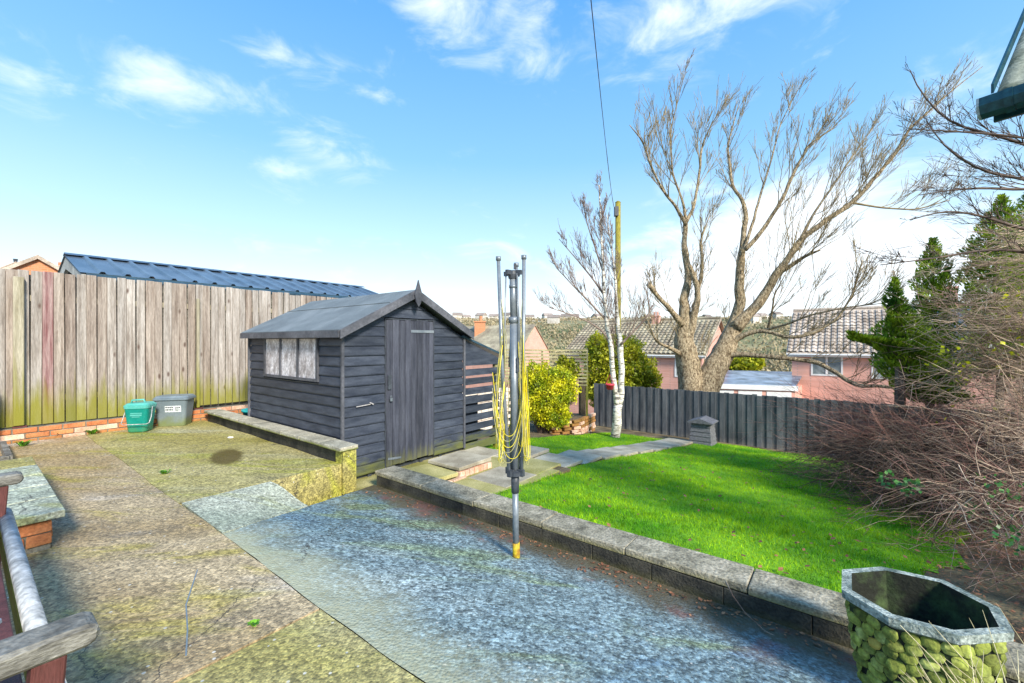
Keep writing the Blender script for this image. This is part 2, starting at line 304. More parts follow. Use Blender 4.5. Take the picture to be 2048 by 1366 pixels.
m_slatwood = mat('pale yellow slat timber', (.40, .33, .15), (.62, .55, .32), 6, .8, .2, rand=.15)
m_backing = mat('brick tinted with far light', (.62, .50, .42), (.80, .72, .64), 4, .9, .2, rand=.1)  # pale light from beyond the slats is put into this brick colour
m_compost = mat('grey painted composter timber', (.10, .10, .115), (.20, .20, .215), 6, .7, .4, 30, (3, 3, 9), rand=.15)
m_stone = mat('white pebble', (.62, .58, .48), (.75, .72, .62), 8, .8, .2, rand=0)
m_weed = mat('bright weed leaves', (.10, .30, .02), (.20, .45, .03), 9, .6, 0, rand=0, island=.4, trans=.2)

def brickwall_mat(name, c1, c2, mortar, bw=.225, bh=.075):
    m = bpy.data.materials.new(name); m.use_nodes = True; nt = m.node_tree; N = nt.nodes.new; L = nt.links.new; bs = nt.nodes['Principled BSDF']
    tc = N('ShaderNodeTexCoord'); sp = N('ShaderNodeSeparateXYZ'); L(tc.outputs['Object'], sp.inputs[0])
    ad = N('ShaderNodeMath'); ad.operation = 'ADD'; L(sp.outputs['X'], ad.inputs[0]); L(sp.outputs['Y'], ad.inputs[1])
    cb = N('ShaderNodeCombineXYZ'); L(ad.outputs[0], cb.inputs[0]); L(sp.outputs['Z'], cb.inputs[1])
    br = N('ShaderNodeTexBrick'); br.inputs['Scale'].default_value = 1; br.inputs['Brick Width'].default_value = bw; br.inputs['Row Height'].default_value = bh
    br.inputs['Mortar Size'].default_value = .006; br.inputs['Color1'].default_value = (*c1, 1); br.inputs['Color2'].default_value = (*c2, 1); br.inputs['Mortar'].default_value = (*mortar, 1)
    L(cb.outputs[0], br.inputs[0])
    no = N('ShaderNodeTexNoise'); no.inputs['Scale'].default_value = 1.5; no.inputs['Detail'].default_value = 5; L(tc.outputs['Object'], no.inputs[0])
    mr = N('ShaderNodeMapRange'); mr.inputs[3].default_value = .8; mr.inputs[4].default_value = 1.2; L(no.outputs[0], mr.inputs[0])
    sc = N('ShaderNodeVectorMath'); sc.operation = 'SCALE'; L(br.outputs[0], sc.inputs[0]); L(mr.outputs[0], sc.inputs['Scale']); L(sc.outputs[0], bs.inputs['Base Color'])
    bs.inputs['Roughness'].default_value = .9
    return m
m_redbrick = brickwall_mat('red brick walling', (.66, .33, .25), (.74, .40, .32), (.52, .32, .26))
m_orangebrick = brickwall_mat('orange brick walling', (.52, .19, .08), (.60, .25, .12), (.5, .3, .2))

def concrete_mat(name, base1, base2, dark, light, moss, blue=False):
    """old wet concrete: big stains, moss bloom, exposed aggregate"""
    m = bpy.data.materials.new(name); m.use_nodes = True; nt = m.node_tree; N = nt.nodes.new; L = nt.links.new; bs = nt.nodes['Principled BSDF']
    geo = N('ShaderNodeNewGeometry'); pos = geo.outputs['Position']
    def noise(scale, det=6, rough=.6, st=(1, 1, 1), dist=0):
        v = N('ShaderNodeMapping'); v.inputs['Scale'].default_value = st; v.inputs['Rotation'].default_value = (0, 0, 0); L(pos, v.inputs[0])
        n = N('ShaderNodeTexNoise'); n.inputs['Scale'].default_value = scale; n.inputs['Detail'].default_value = det; n.inputs['Roughness'].default_value = rough
        n.inputs['Distortion'].default_value = dist; L(v.outputs[0], n.inputs[0]); return n.outputs[0]
    def rng_(s, a, b, lo=0., hi=1., smooth=True):
        r = N('ShaderNodeMapRange'); r.inputs[1].default_value = a; r.inputs[2].default_value = b; r.inputs[3].default_value = lo; r.inputs[4].default_value = hi
        if smooth: r.interpolation_type = 'SMOOTHSTEP'
        L(s, r.inputs[0]); return r.outputs[0]
    def mixc(f, a, b):
        x = N('ShaderNodeMix'); x.data_type = 'RGBA'; L(f, x.inputs[0])
        for i, c in ((6, a), (7, b)):
            if isinstance(c, tuple): x.inputs[i].default_value = (*c, 1)
            else: L(c, x.inputs[i])
        return x.outputs[2]
    def mulm(a, b):
        x = N('ShaderNodeMath'); x.operation = 'MULTIPLY'
        for i, c in ((0, a), (1, b)):
            if isinstance(c, float): x.inputs[i].default_value = c
            else: L(c, x.inputs[i])
        return x.outputs[0]
    big = noise(.9, 5, .55, (.6, 1.5, 1), .6)
    col = mixc(rng_(big, .38, .62), base1, base2)
    col = mixc(mulm(rng_(noise(1.7, 6, .6, (.5, 1.7, 1), .8), .5, .68), .75), col, moss)
    col = mixc(mulm(rng_(noise(1.3, 6, .62, (.5, 1.6, 1), 1.0), .54, .74), .6), col, dark)
    col = mixc(mulm(rng_(noise(1.1, 4, .5, (.5, 1.8, 2)), .56, .72), .7), col, light)
    # aggregate: every pebble its own tone, dark pits between, a few pale chips
    vo = N('ShaderNodeTexVoronoi'); vo.inputs['Scale'].default_value = 62 if blue else 80; L(pos, vo.inputs[0])
    sepc = N('ShaderNodeSeparateColor'); L(vo.outputs['Color'], sepc.inputs[0])
    agg = rng_(sepc.outputs[0], 0, 1, .40 if blue else .55, 1.5 if blue else 1.35, False)
    fine = rng_(noise(30, 6, .75), .34, .66, .42 if blue else .6, 1.45 if blue else 1.3)
    fine2 = rng_(noise(6, 8, .78), .3, .7, .78, 1.2)
    am = mulm(mulm(agg, fine), fine2)
    x = N('ShaderNodeVectorMath'); x.operation = 'SCALE'; L(col, x.inputs[0]); L(am, x.inputs['Scale']); col = x.outputs[0]
    v2 = N('ShaderNodeTexVoronoi'); v2.inputs['Scale'].default_value = 26; L(pos, v2.inputs[0]); sp2 = N('ShaderNodeSeparateColor'); L(v2.outputs['Color'], sp2.inputs[0])
    chip = mulm(rng_(v2.outputs['Distance'], .22, .12), rng_(sp2.outputs[1], .86, .9)); col = mixc(mulm(chip, .8), col, (.62, .60, .54))
    pit = rng_(noise(34, 5, .75), .60, .68); col = mixc(mulm(pit, .55), col, (.06, .06, .045))
    if blue:                                 # mossy, leaf-stained gutter line along the wall foot, paler dry apron
        sp = N('ShaderNodeSeparateXYZ'); L(pos, sp.inputs[0])
        d = N('ShaderNodeVectorMath'); d.operation = 'DOT_PRODUCT'; d.inputs[1].default_value = (UX, UY, 0); L(pos, d.inputs[0]); a_ = d.outputs['Value']
        w = noise(2.2, 6, .6); s2 = N('ShaderNodeMath'); s2.operation = 'MULTIPLY_ADD'; L(w, s2.inputs[0]); s2.inputs[1].default_value = .7; L(a_, s2.inputs[2])
        col = mixc(rng_(s2.outputs[0], 2.72, 3.05, 0, .9), col, (.10, .075, .035))
        col = mixc(mulm(rng_(s2.outputs[0], 1.95, 1.35), .85), col, (.46, .44, .27))
        col = mixc(mulm(mulm(rng_(noise(3.0, 5), .55, .66), rng_(a_, 2.2, 2.6)), .7), col, (.20, .08, .06))
    if not blue:
        # one old round damp stain
        ce = P(453, 913, 1); t = 1.3 / .2665; ce = Vector(((453 - 1024) / F, 1, (683 - 913) / F)) * (1.3 / ((913 - 683) / F))
        dv = N('ShaderNodeVectorMath'); dv.operation = 'SUBTRACT'; dv.inputs[1].default_value = ce; L(pos, dv.inputs[0])
        wv = N('ShaderNodeMapping'); wv.vector_type = 'VECTOR'; wv.inputs['Rotation'].default_value = (0, 0, -R(33.4)); wv.inputs['Scale'].default_value = (1, 1, 1); L(dv.outputs[0], wv.inputs[0])
        w2 = N('ShaderNodeVectorMath'); w2.operation = 'MULTIPLY'; w2.inputs[1].default_value = (1.05, .42, 0); L(wv.outputs[0], w2.inputs[0]); wv = w2
        ln = N('ShaderNodeVectorMath'); ln.operation = 'LENGTH'; L(wv.outputs[0], ln.inputs[0]); lo = ln.outputs['Value']
        w = N('ShaderNodeMath'); w.operation = 'MULTIPLY_ADD'; L(noise(7, 3), w.inputs[0]); w.inputs[1].default_value = .08; L(lo, w.inputs[2])
        stain = rng_(w.outputs[0], .165, .24, .92, 0); col = mixc(stain, col, (.085, .058, .003))
    dn = N('ShaderNodeTexNoise'); dn.inputs['Scale'].default_value = 2.2; dn.inputs['Detail'].default_value = 8; dn.inputs['Roughness'].default_value = .65; L(pos, dn.inputs[0])
    dm = N('ShaderNodeVectorMath'); dm.operation = 'SCALE'; dm.inputs['Scale'].default_value = .45; L(dn.outputs['Color'], dm.inputs[0])
    da = N('ShaderNodeVectorMath'); da.operation = 'ADD'; L(pos, da.inputs[0]); L(dm.outputs[0], da.inputs[1])
    cv = N('ShaderNodeTexVoronoi'); cv.feature = 'DISTANCE_TO_EDGE'; cv.inputs['Scale'].default_value = .62; L(da.outputs[0], cv.inputs[0])
    crk = mulm(rng_(cv.outputs['Distance'], .0035, .0012), rng_(noise(.8, 2), .48, .54)); col = mixc(mulm(crk, .85), col, (.04, .035, .03))
    L(col, bs.inputs['Base Color'])
    rr = rng_(noise(1.4, 5, .6), .40, .62, .34 if blue else .45, .85)
    L(rr, bs.inputs['Roughness']); bs.inputs['Specular IOR Level'].default_value = .5
    bp = N('ShaderNodeBump'); bp.inputs['Strength'].default_value = .5 if blue else .45; bp.inputs['Distance'].default_value = .008
    hh = N('ShaderNodeMath'); hh.operation = 'ADD'; L(noise(60, 4, .65), hh.inputs[0]); L(mulm(vo.outputs['Distance'], -1.0), hh.inputs[1]); L(hh.outputs[0], bp.inputs['Height']); L(bp.outputs[0], bs.inputs['Normal'])
    return m
m_conc = concrete_mat('old brown concrete', (.37, .265, .13), (.46, .355, .21), (.17, .145, .115), (.58, .54, .50), (.38, .31, .04))
m_concg = concrete_mat('mossy concrete', (.33, .28, .075), (.42, .36, .15), (.18, .155, .07), (.46, .43, .27), (.35, .35, .03))
m_concl = concrete_mat('pale green concrete', (.36, .39, .29), (.47, .48, .37), (.22, .23, .12), (.56, .58, .52), (.40, .40, .14))
m_concb = concrete_mat('blue grey aggregate concrete', (.15, .225, .25), (.23, .30, .305), (.07, .175, .33), (.38, .44, .42), (.22, .27, .11), blue=True)

# ---------------------------------------------------------------- ground sheet
ZU, ZL = -1.30, -1.60                       # upper concrete and the foot of the garden wall
def sm(t): t = max(0., min(1., t)); return t * t * (3 - 2 * t)
def gz(a, b):
    """height of the natural ground"""
    if a < 11.3: z = -1.5 - .113 * max(a - 3.1, 0)
    elif a < 26: z = -2.427 - 3.2 * sm((a - 11.3) / 14.7)
    else: z = -5.63
    if a < 3.1: z = -1.5 - .25 * sm((3.06 - a) / .12)
    if b > 2.75 and a < 6: z = min(z, -1.5 - .17 * sm((b - 2.75) / .15))
    p = W(a, b); Yd = math.hypot(p.x * .5, p.y)
    if Yd > 60: z -= 9 * sm((Yd - 60) / 60)
    if Yd > 120: z += 33 * sm((Yd - 120) / 260)
    if a < -3 and Yd > 10: z = min(z, -1.8)
    return z
def lines(lo, hi, fine0, fine1, step, growth=1.22):
    xs = list(np.arange(fine0, fine1 + 1e-6, step)); s = step; x = fine1
    while x < hi: s *= growth; x += s; xs.append(x)
    s = step; x = fine0
    while x > lo: s *= growth; x -= s; xs.insert(0, x)
    return xs
def grid_obj(name, As, Bs, zf, material, smooth=True):
    vs = [W(a, b, zf(a, b)) for a in As for b in Bs]; nb = len(Bs)
    fs = [(i * nb + j, (i + 1) * nb + j, (i + 1) * nb + j + 1, i * nb + j + 1) for i in range(len(As) - 1) for j in range(nb - 1)]
    m = MB(); m.add(vs, fs); return m.build(name, material, None, smooth, kind='structure')
As = lines(-2500, 2500, 2.6, 12.0, .12); As = sorted(set([round(a, 3) for a in As] + [2.94, 3.06, 11.3]))
Bs = lines(-2500, 2500, -1.0, 6.5, .15)
g = grid_obj('ground', As, Bs, gz, None)
def ground_mat():
    m = bpy.data.materials.new('earth and rough grass'); m.use_nodes = True; nt = m.node_tree; N = nt.nodes.new; L = nt.links.new; bs = nt.nodes['Principled BSDF']
    geo = N('ShaderNodeNewGeometry'); n = N('ShaderNodeTexNoise'); n.inputs['Scale'].default_value = 2.5; n.inputs['Detail'].default_value = 8; L(geo.outputs['Position'], n.inputs[0])
    r = N('ShaderNodeValToRGB'); L(n.outputs[0], r.inputs[0]); e = r.color_ramp.elements; e[0].position = .38; e[0].color = (.06, .04, .02, 1); e[1].position = .64; e[1].color = (.24, .18, .09, 1)
    n2 = N('ShaderNodeTexNoise'); n2.inputs['Scale'].default_value = .035; n2.inputs['Detail'].default_value = 8; L(geo.outputs['Position'], n2.inputs[0])
    r2 = N('ShaderNodeValToRGB'); L(n2.outputs[0], r2.inputs[0]); e = r2.color_ramp.elements; e[0].position = .4; e[0].color = (.10, .12, .04, 1); e[1].position = .6; e[1].color = (.30, .26, .13, 1)
    ln = N('ShaderNodeVectorMath'); ln.operation = 'LENGTH'; L(geo.outputs['Position'], ln.inputs[0])
    mr = N('ShaderNodeMapRange'); mr.inputs[1].default_value = 25; mr.inputs[2].default_value = 60; L(ln.outputs['Value'], mr.inputs[0])
    mx = N('ShaderNodeMix'); mx.data_type = 'RGBA'; L(mr.outputs[0], mx.inputs[0]); L(r.outputs[0], mx.inputs[6]); L(r2.outputs[0], mx.inputs[7]); L(mx.outputs[2], bs.inputs['Base Color'])
    bs.inputs['Roughness'].default_value = .95
    n3 = N('ShaderNodeTexNoise'); n3.inputs['Scale'].default_value = 28; L(geo.outputs['Position'], n3.inputs[0]); bp = N('ShaderNodeBump'); bp.inputs['Strength'].default_value = .8; bp.inputs['Distance'].default_value = .03
    L(n3.outputs[0], bp.inputs['Height']); L(bp.outputs[0], bs.inputs['Normal'])
    return m
g.data.materials.clear(); g.data.materials.append(ground_mat())

# ---------------------------------------------------------------- patio: cast concrete bays
def crack_b(a): return 3.33 + (a - 1.05) * (4.2 - 3.33) / 1.85      # cross crack from the long joint to the wall
def crack_a(b): return 1.09 + .008 * math.sin(b * 2.3) + .010 * mnoise.noise(Vector((b * 3.1, 0, 0))) + .006 * mnoise.noise(Vector((b * 14, 3, 0)))
def pz(a, b):                               # patio surface height
    ramp = ZU - (ZU - ZL) * max(0., min(1., (a - 1.09) / (2.86 - 1.09)))
    return ramp
patio = MB()
def wob(x, k): return .012 * math.sin(x * 9 + k) + .006 * math.sin(x * 23 + 2 * k)
def bay(edge_lo, edge_hi, b0, b1, zf, material, n=28, m_=10, thick=.12, label=None, gap=.002):
    """a cast bay between two a-limits (functions of b), tiny wandering edges"""
    mb = MB(); top = []
    for i in range(n + 1):
        b = b0 + (b1(0) - b0) * i / n if callable(b1) else b0 + (b1 - b0) * i / n
        lo = edge_lo(b) + gap; hi = edge_hi(b) - gap
        for j in range(m_ + 1):
            a = lo + (hi - lo) * j / m_; top.append((a, b))
    vs = [W(a, b, zf(a, b)) for a, b in top] ; nt_ = len(vs)
    fs = [(i * (m_ + 1) + j, (i + 1) * (m_ + 1) + j, (i + 1) * (m_ + 1) + j + 1, i * (m_ + 1) + j + 1)[::-1] for i in range(n) for j in range(m_)]
    # skirt
    ring = [i * (m_ + 1) for i in range(n + 1)] + [n * (m_ + 1) + j for j in range(1, m_ + 1)] + [i * (m_ + 1) + m_ for i in range(n - 1, -1, -1)] + [j for j in range(m_ - 1, 0, -1)]
    base = nt_; vs += [vs[k] - Vector((0, 0, thick)) for k in ring]; q = len(ring)
    fs += [(ring[k], base + k, base + (k + 1) % q, ring[(k + 1) % q]) for k in range(q)]
    mb.add(vs, fs)
    return mb.build('concrete_slab', material, PATIO, False, label=label)
sub = MB(); sub.box(-6, 2.6, -6, 8.45, -1.9, ZU - .34)
PATIO = sub.build('patio', m_mortar, None, kind='structure')
flat = lambda a, b: ZU
J = .007
# left strip bays, split by cross cracks
bay(lambda b: -3.5, lambda b: crack_a(b), -3.0, 2.02, flat, m_concg, 40, 6, label='mossy green concrete bay nearest the bench', thick=.4)
bay(lambda b: -3.5, lambda b: crack_a(b), 2.035, 8.42, flat, m_conc, 60, 6, label='brown stained concrete bay running to the fence', thick=.4)
# upper bay beside the shed wall (its end face is the mossy step)
mb = MB()
bay(lambda b: crack_a(b), lambda b: 2.50 + .01 * math.sin(b * 5), 4.25, 8.42, flat, m_concg, 30, 8, thick=.42, label='mossy upper concrete bay beside the shed with a broken front edge')
# pale bay sloping to the niche
def pale(a, b): return ZU - .08 * max(0, (a - 1.3))
mb = MB()
def bay_poly(name, corners, zf, material, thick, label=None, n=10):
    """bilinear patch over four (a,b) corners"""
    m = MB(); idx = {}; vs = []
    for i in range(n + 1):
        for j in range(n + 1):
            s, t = i / n, j / n
            a = (1 - s) * (1 - t) * corners[0][0] + s * (1 - t) * corners[1][0] + s * t * corners[2][0] + (1 - s) * t * corners[3][0]
            b = (1 - s) * (1 - t) * corners[0][1] + s * (1 - t) * corners[1][1] + s * t * corners[2][1] + (1 - s) * t * corners[3][1]
            idx[i, j] = len(vs); vs.append(W(a, b, zf(a, b)))
    fs = [(idx[i, j], idx[i + 1, j], idx[i + 1, j + 1], idx[i, j + 1]) for i in range(n) for j in range(n)]
    ring = [idx[i, 0] for i in range(n + 1)] + [idx[n, j] for j in range(1, n + 1)] + [idx[i, n] for i in range(n - 1, -1, -1)] + [idx[0, j] for j in range(n - 1, 0, -1)]
    base = len(vs); vs += [vs[k] - Vector((0, 0, thick)) for k in ring]; q = len(ring)
    fs += [(ring[k], base + k, base + (k + 1) % q, ring[(k + 1) % q]) for k in range(q)]
    m.add(vs, fs); o = m.build(name, material, PATIO, label=label)
    bm = bmesh.new(); bm.from_mesh(o.data); bmesh.ops.recalc_face_normals(bm, faces=bm.faces); bm.to_mesh(o.data); bm.free()
    return o
cb1 = crack_b(1.1)
bay_poly('concrete_slab', [(1.105, cb1 + .01), (1.88, crack_b(1.88) + .01), (1.78, 4.24), (1.105, 4.24)],
         lambda a, b: ZU + (pz(a, b) - ZU) * (1 - sm((b - crack_b(a)) / max(.05, 4.24 - crack_b(a)))), m_concl, .42, 'pale green concrete bay below the upper terrace')
# the blue-grey ramp bay
n, m_ = 60, 24
mb = MB(); vs = []; N_ = n + 1
for i in range(n + 1):
    t = i / n
    for j in range(m_ + 1):
        s = j / m_
        a_hi = 2.86; b_top_lo = crack_b(1.1)
        b = -3.0 + t * 7.3
        # warp so that the far end follows the cross crack
        a = 1.1 + s * (a_hi - 1.1)
        bb = -3.0 + t * (crack_b(a) - .008 + wob(a, 1) * .5 + 3.0)
        a2 = crack_a(bb) + .003 + s * (a_hi - crack_a(bb) - .003)
        vs.append(W(a2, bb, pz(a2, bb) + .004 * mnoise.noise(Vector((a2 * 3, bb * 3, 0)))))
fs = [((i) * (m_ + 1) + j, (i) * (m_ + 1) + j + 1, (i + 1) * (m_ + 1) + j + 1, (i + 1) * (m_ + 1) + j) for i in range(n) for j in range(m_)]
base = len(vs); ring = [n * (m_ + 1) + j for j in range(m_ + 1)]
vs += [vs[k] - Vector((0, 0, .3)) for k in ring]; fs += [(ring[k], ring[k + 1], base + k + 1, base + k) for k in range(m_)]
mb.add(vs, fs)
mb.build('concrete_slab', m_concb, PATIO, label='blue grey aggregate concrete bay sloping to the garden wall')
# niche floor in front of the shed
mb = MB(); mb.box(1.6, 4.7, 2.9, 4.62, -1.95, -1.64); tag(mb.build('path', m_slabmoss, None, kind='structure'))
# thin filled trowel crack on the left bay
for pts in ([(372, 1312), (375, 1260), (372, 1210), (395, 1140)], ):
    m = MB(); q = []
    for px, py in pts:
        q.append(Vector(((px - 1024) / F, 1, (683 - py) / F)) * ((-ZU) / ((py - 683) / F)) + Vector((0, 0, .001)))
    for p_, q_ in zip(q, q[1:]):
        m.bar(p_, q_, .006, .003)
    m.build('crack_filler', m_greylid, PATIO)

# ---------------------------------------------------------------- left close-board fence
fence = thing('timber_fence', 'tall weathered vertical board fence with mossy foot along the left side', 'fence', W(2.3, 8.5, ZU))
FB = 8.5; ZFB, ZFT = -1.105, .935
boards = []
for k in range(5):
    boards.append(boxmesh('fence_board', .101, .022, ZFT - ZFB, (m_fence, m_fence_tan, m_fence, m_fence_brown, m_fence)[k], .004))
me_post_board = boxmesh('fence_post_board', .10, .045, ZFT - ZFB + .1, m_fence2, .004)
a = -1.3; i = 0
while a < 5.2:
    mesh = random.choice(boards); top = ZFT + rnd(-.008, .008) + (.0 if a < 3 else -.005); zb = ZFB + (.04 if a > 2.45 else 0)
    if a > 3.95: top -= .03
    if a > 4.15: top = ZFT - .02
    me = mesh
    if abs(a - .78) < .055:
        me = mesh.copy(); me.materials[0] = m_redplank
    sc = (top - zb) / (ZFT - ZFB)
    o = piece('fence_board', me, fence, W(a, FB + rnd(-.004, .004), zb), UA + R(rnd(5, 10)), 0, R(rnd(-.25, .25)), (rnd(.98, 1.01), 1, sc))
    if me is not mesh: o['label'] = 'dark purple stained board'
    a += .107 + rnd(-.003, .004); i += 1
for pa, lab in ((.475, None), (2.42, None), (4.35, None)):
    piece('post', boxmesh('post', .095 if pa < 1 else .04, .06, ZFT - ZFB - (.12 if pa < 1 else .25), m_fence2, .006), fence, W(pa, FB - .06, ZFB + .02))
    piece('post_shoe', boxmesh('post_shoe', .13, .03, .20, m_maroon, .004), fence, W(pa + .01, FB - .055, -1.29))
m = MB(); m.box(-1.35, 5.2, FB + .055, FB + .065, ZFB + .0, ZFT - .05); m.build('gap_shade_sheet', m_oldwood, fence)  # dark sheet added behind the boards to give the gaps their shade
m = MB(); m.box(-1.35, 5.2, FB + .03, FB + .054, ZFB + .3, ZFB + .38); m.box(-1.35, 5.2, FB + .03, FB + .054, ZFT - .4, ZFT - .32); m.build('rail', m_fence2, fence)

# brick plinth under it
plinth = thing('brick_wall', 'low orange brick wall under the left timber fence', 'wall', W(2, 8.5, ZU))
m = MB(); m.box(-1.5, 5.6, FB - .085, FB + .1, -1.6, ZFB - .012); m.build('mortar', m_mortar, plinth)
me_b = [boxmesh('brick', .215, .10, .062, mt, .005, .003) for mt in (m_brick, m_brick, m_brick_pale)]
for row in range(3):
    a = -.6 + (.11 if row % 2 else 0)
    while a < 5.2:
        zz = ZU - .03 + row * .072
        piece('brick', random.choice(me_b), plinth, W(a, FB - .045 + rnd(-.003, .003), zz), UA, 0, R(rnd(-.3, .3)))
        a += .226
# pier at the picture's left edge
pier = thing('brick_pier', 'worn brick pier at the far left edge in front of the fence', 'pier', W(.30, 8.28, ZU))
m = MB(); m.box(-.22, .24, 8.16, 8.40, -1.5, -.52); m.build('mortar', m_mortar, pier)
for row in range(10):
    for k in range(2):
        piece('brick', random.choice(me_b), pier, W(-.105 + k * .228 + (.0 if row % 2 else .02), 8.205, ZU + .01 + row * .074))
        if k == 1: piece('brick', me_b[row % 3], pier, W(.213, 8.262, ZU + .01 + row * .074), UA + R(90), scale=(.95, .7, 1))

# ---------------------------------------------------------------- neighbour's garage with blue steel roof
gar = thing('garage', 'neighbour garage with blue corrugated steel roof behind the left fence', 'garage', W(3.5, 10.6, -1.6))
m = MB(); m.box(1.30, 6.85, 9.25, 12.1, -1.8, .93); m.build('wall', m_render, gar)
m = MB()
E0, E1, RB, ZE, ZR = 9.12, 12.3, 10.7, 1.045, 1.50
m.prism([W(1.14, E0 + .02, ZE - .14), W(1.14, E0 + .02, ZE - .02), W(1.14, RB, ZR - .02), W(1.14, E1, ZE - .02), W(1.14, E1, ZE - .14), W(1.14, RB, ZR - .24)], U * .05); m.build('bargeboard', m_render, gar)
m = MB()                                    # box-profile sheet, ribs every 0.25 m
na = 0
for a in np.arange(1.12, 7.55, .30):
    for (x0, x1, h) in ((0, .22, 0), (.22, .245, 0), (.245, .285, .035), (.285, .30, .035)):
        pass
prof = []
a = 1.12
while a < 6.7:
    prof += [(a, 0), (a + .21, 0), (a + .235, .035), (a + .275, .035)]; a += .30
for side in (0, 1):
    bb = (E0, RB) if side == 0 else (E1, RB)
    vs = [W(x, bb[0], ZE + h) for x, h in prof] + [W(x, bb[1], ZR + h) for x, h in prof]
    n_ = len(prof); m.add(vs, [(i, i + 1, n_ + i + 1, n_ + i) if side == 0 else (n_ + i, n_ + i + 1, i + 1, i) for i in range(n_ - 1)])
    vs = [W(x, bb[0], ZE + h - .012) for x, h in prof] + [W(x, bb[1], ZR + h - .012) for x, h in prof]
    m.add(vs, [(i, i + 1, n_ + i + 1, n_ + i) for i in range(n_ - 1)])
m.build('roof', m_blueroof, gar)
me_cap = MB(); me_cap.add([Vector((x, y, z)) for x in (-.6, .6) for y, z in ((-.13, -.015), (-.02, .03), (.02, .03), (.13, -.015), (.02, .015), (-.02, .015))],
                          [(0, 6, 7, 1), (1, 7, 8, 2), (2, 8, 9, 3), (3, 9, 10, 4), (4, 10, 11, 5), (5, 11, 6, 0), (0, 1, 2, 3, 4, 5), (11, 10, 9, 8, 7, 6)])
me_cap = me_cap.mesh('ridge_cap', m_blueroof)
for k in range(5): piece('ridge_cap', me_cap, gar, W(1.72 + k * 1.155, RB, ZR + .012 + .002 * (k % 2)))
m = MB(); m.tube([W(1.2, E0 - .05, ZE - .075), W(6.95, E0 - .05, ZE - .075)], .05, 10); m.build('gutter', m_gutter, gar, True)
m = MB(); m.box(1.19, 6.95, E0 - .005, E0 + .02, ZE - .13, ZE + .0); m.build('fascia', m_gutter, gar)

# ---------------------------------------------------------------- shed
SA0, SA1, SB0, SB1 = 2.71, 4.65, 4.57, 7.10
shed = thing('garden_shed', 'dark painted timber garden shed with apex roof, plank door and dusty side window', 'shed', W(3.68, 5.8, -1.6))
ZS0, ZE_, ZRG = -1.60, .06, .66            # base, wall head, ridge
def gable_top(a): return ZE_ + (ZRG - .10 - ZE_) * (1 - abs(a - 3.68) / .97)
m = MB()                                   # inner carcass, slightly inside the cladding
m.prism([W(SA0 + .03, SB0 + .03, ZS0 + .03), W(SA1 - .03, SB0 + .03, ZS0 + .03), W(SA1 - .03, SB0 + .03, ZE_ - .03), W(3.68, SB0 + .03, gable_top(3.68) - .06), W(SA0 + .03, SB0 + .03, ZE_ - .03)], V * (SB1 - SB0 - .06))
m.build('carcass', m_black, shed)
bh = .1185
def clad(a0, a1, b0, b1, z0, z1, nrm, nm='cladding_board', material=m_black, tilt=.007, t1=None, t0=None):
    """one shiplap board from (a0,b0) to (a1,b1), nrm = outward direction; the lower lip stands proud; t0/t1 = top height at its ends"""
    p0 = W(a0, b0); p1 = W(a1, b1); o = nrm; zt0 = z1 if t0 is None else t0; zt1 = z1 if t1 is None else t1
    def v(p, z, d): q = p + o * d; return Vector((q.x, q.y, z))
    mb = MB(); lip = .010
    A = [v(p0, z0, -.02), v(p0, z0, tilt + .006), v(p0, z0 + .012, tilt + .009), v(p0, max(z0 + .013, zt0 - .022), .004), v(p0, max(z0 + .014, zt0 - .008), -.004), v(p0, max(z0 + .015, zt0), -.005), v(p0, max(z0 + .015, zt0), -.02)]
    B = [v(p1, z0, -.02), v(p1, z0, tilt + .006), v(p1, z0 + .012, tilt + .009), v(p1, max(z0 + .013, zt1 - .022), .004), v(p1, max(z0 + .014, zt1 - .008), -.004), v(p1, max(z0 + .015, zt1), -.005), v(p1, max(z0 + .015, zt1), -.02)]
    k = len(A); mb.add(A + B, [(i, (i + 1) % k, k + (i + 1) % k, k + i) for i in range(k)] + [tuple(range(k - 1, -1, -1)), tuple(range(k, 2 * k))])
    return mb.build(nm, material, shed)
nF = -V; nS = -U
DA0, DA1, DZ1 = 3.28, 4.06, .28
WB0, WB1, WZ0, WZ1 = 5.12, 6.58, -.46, .035
z = ZS0 + .01; row = 0
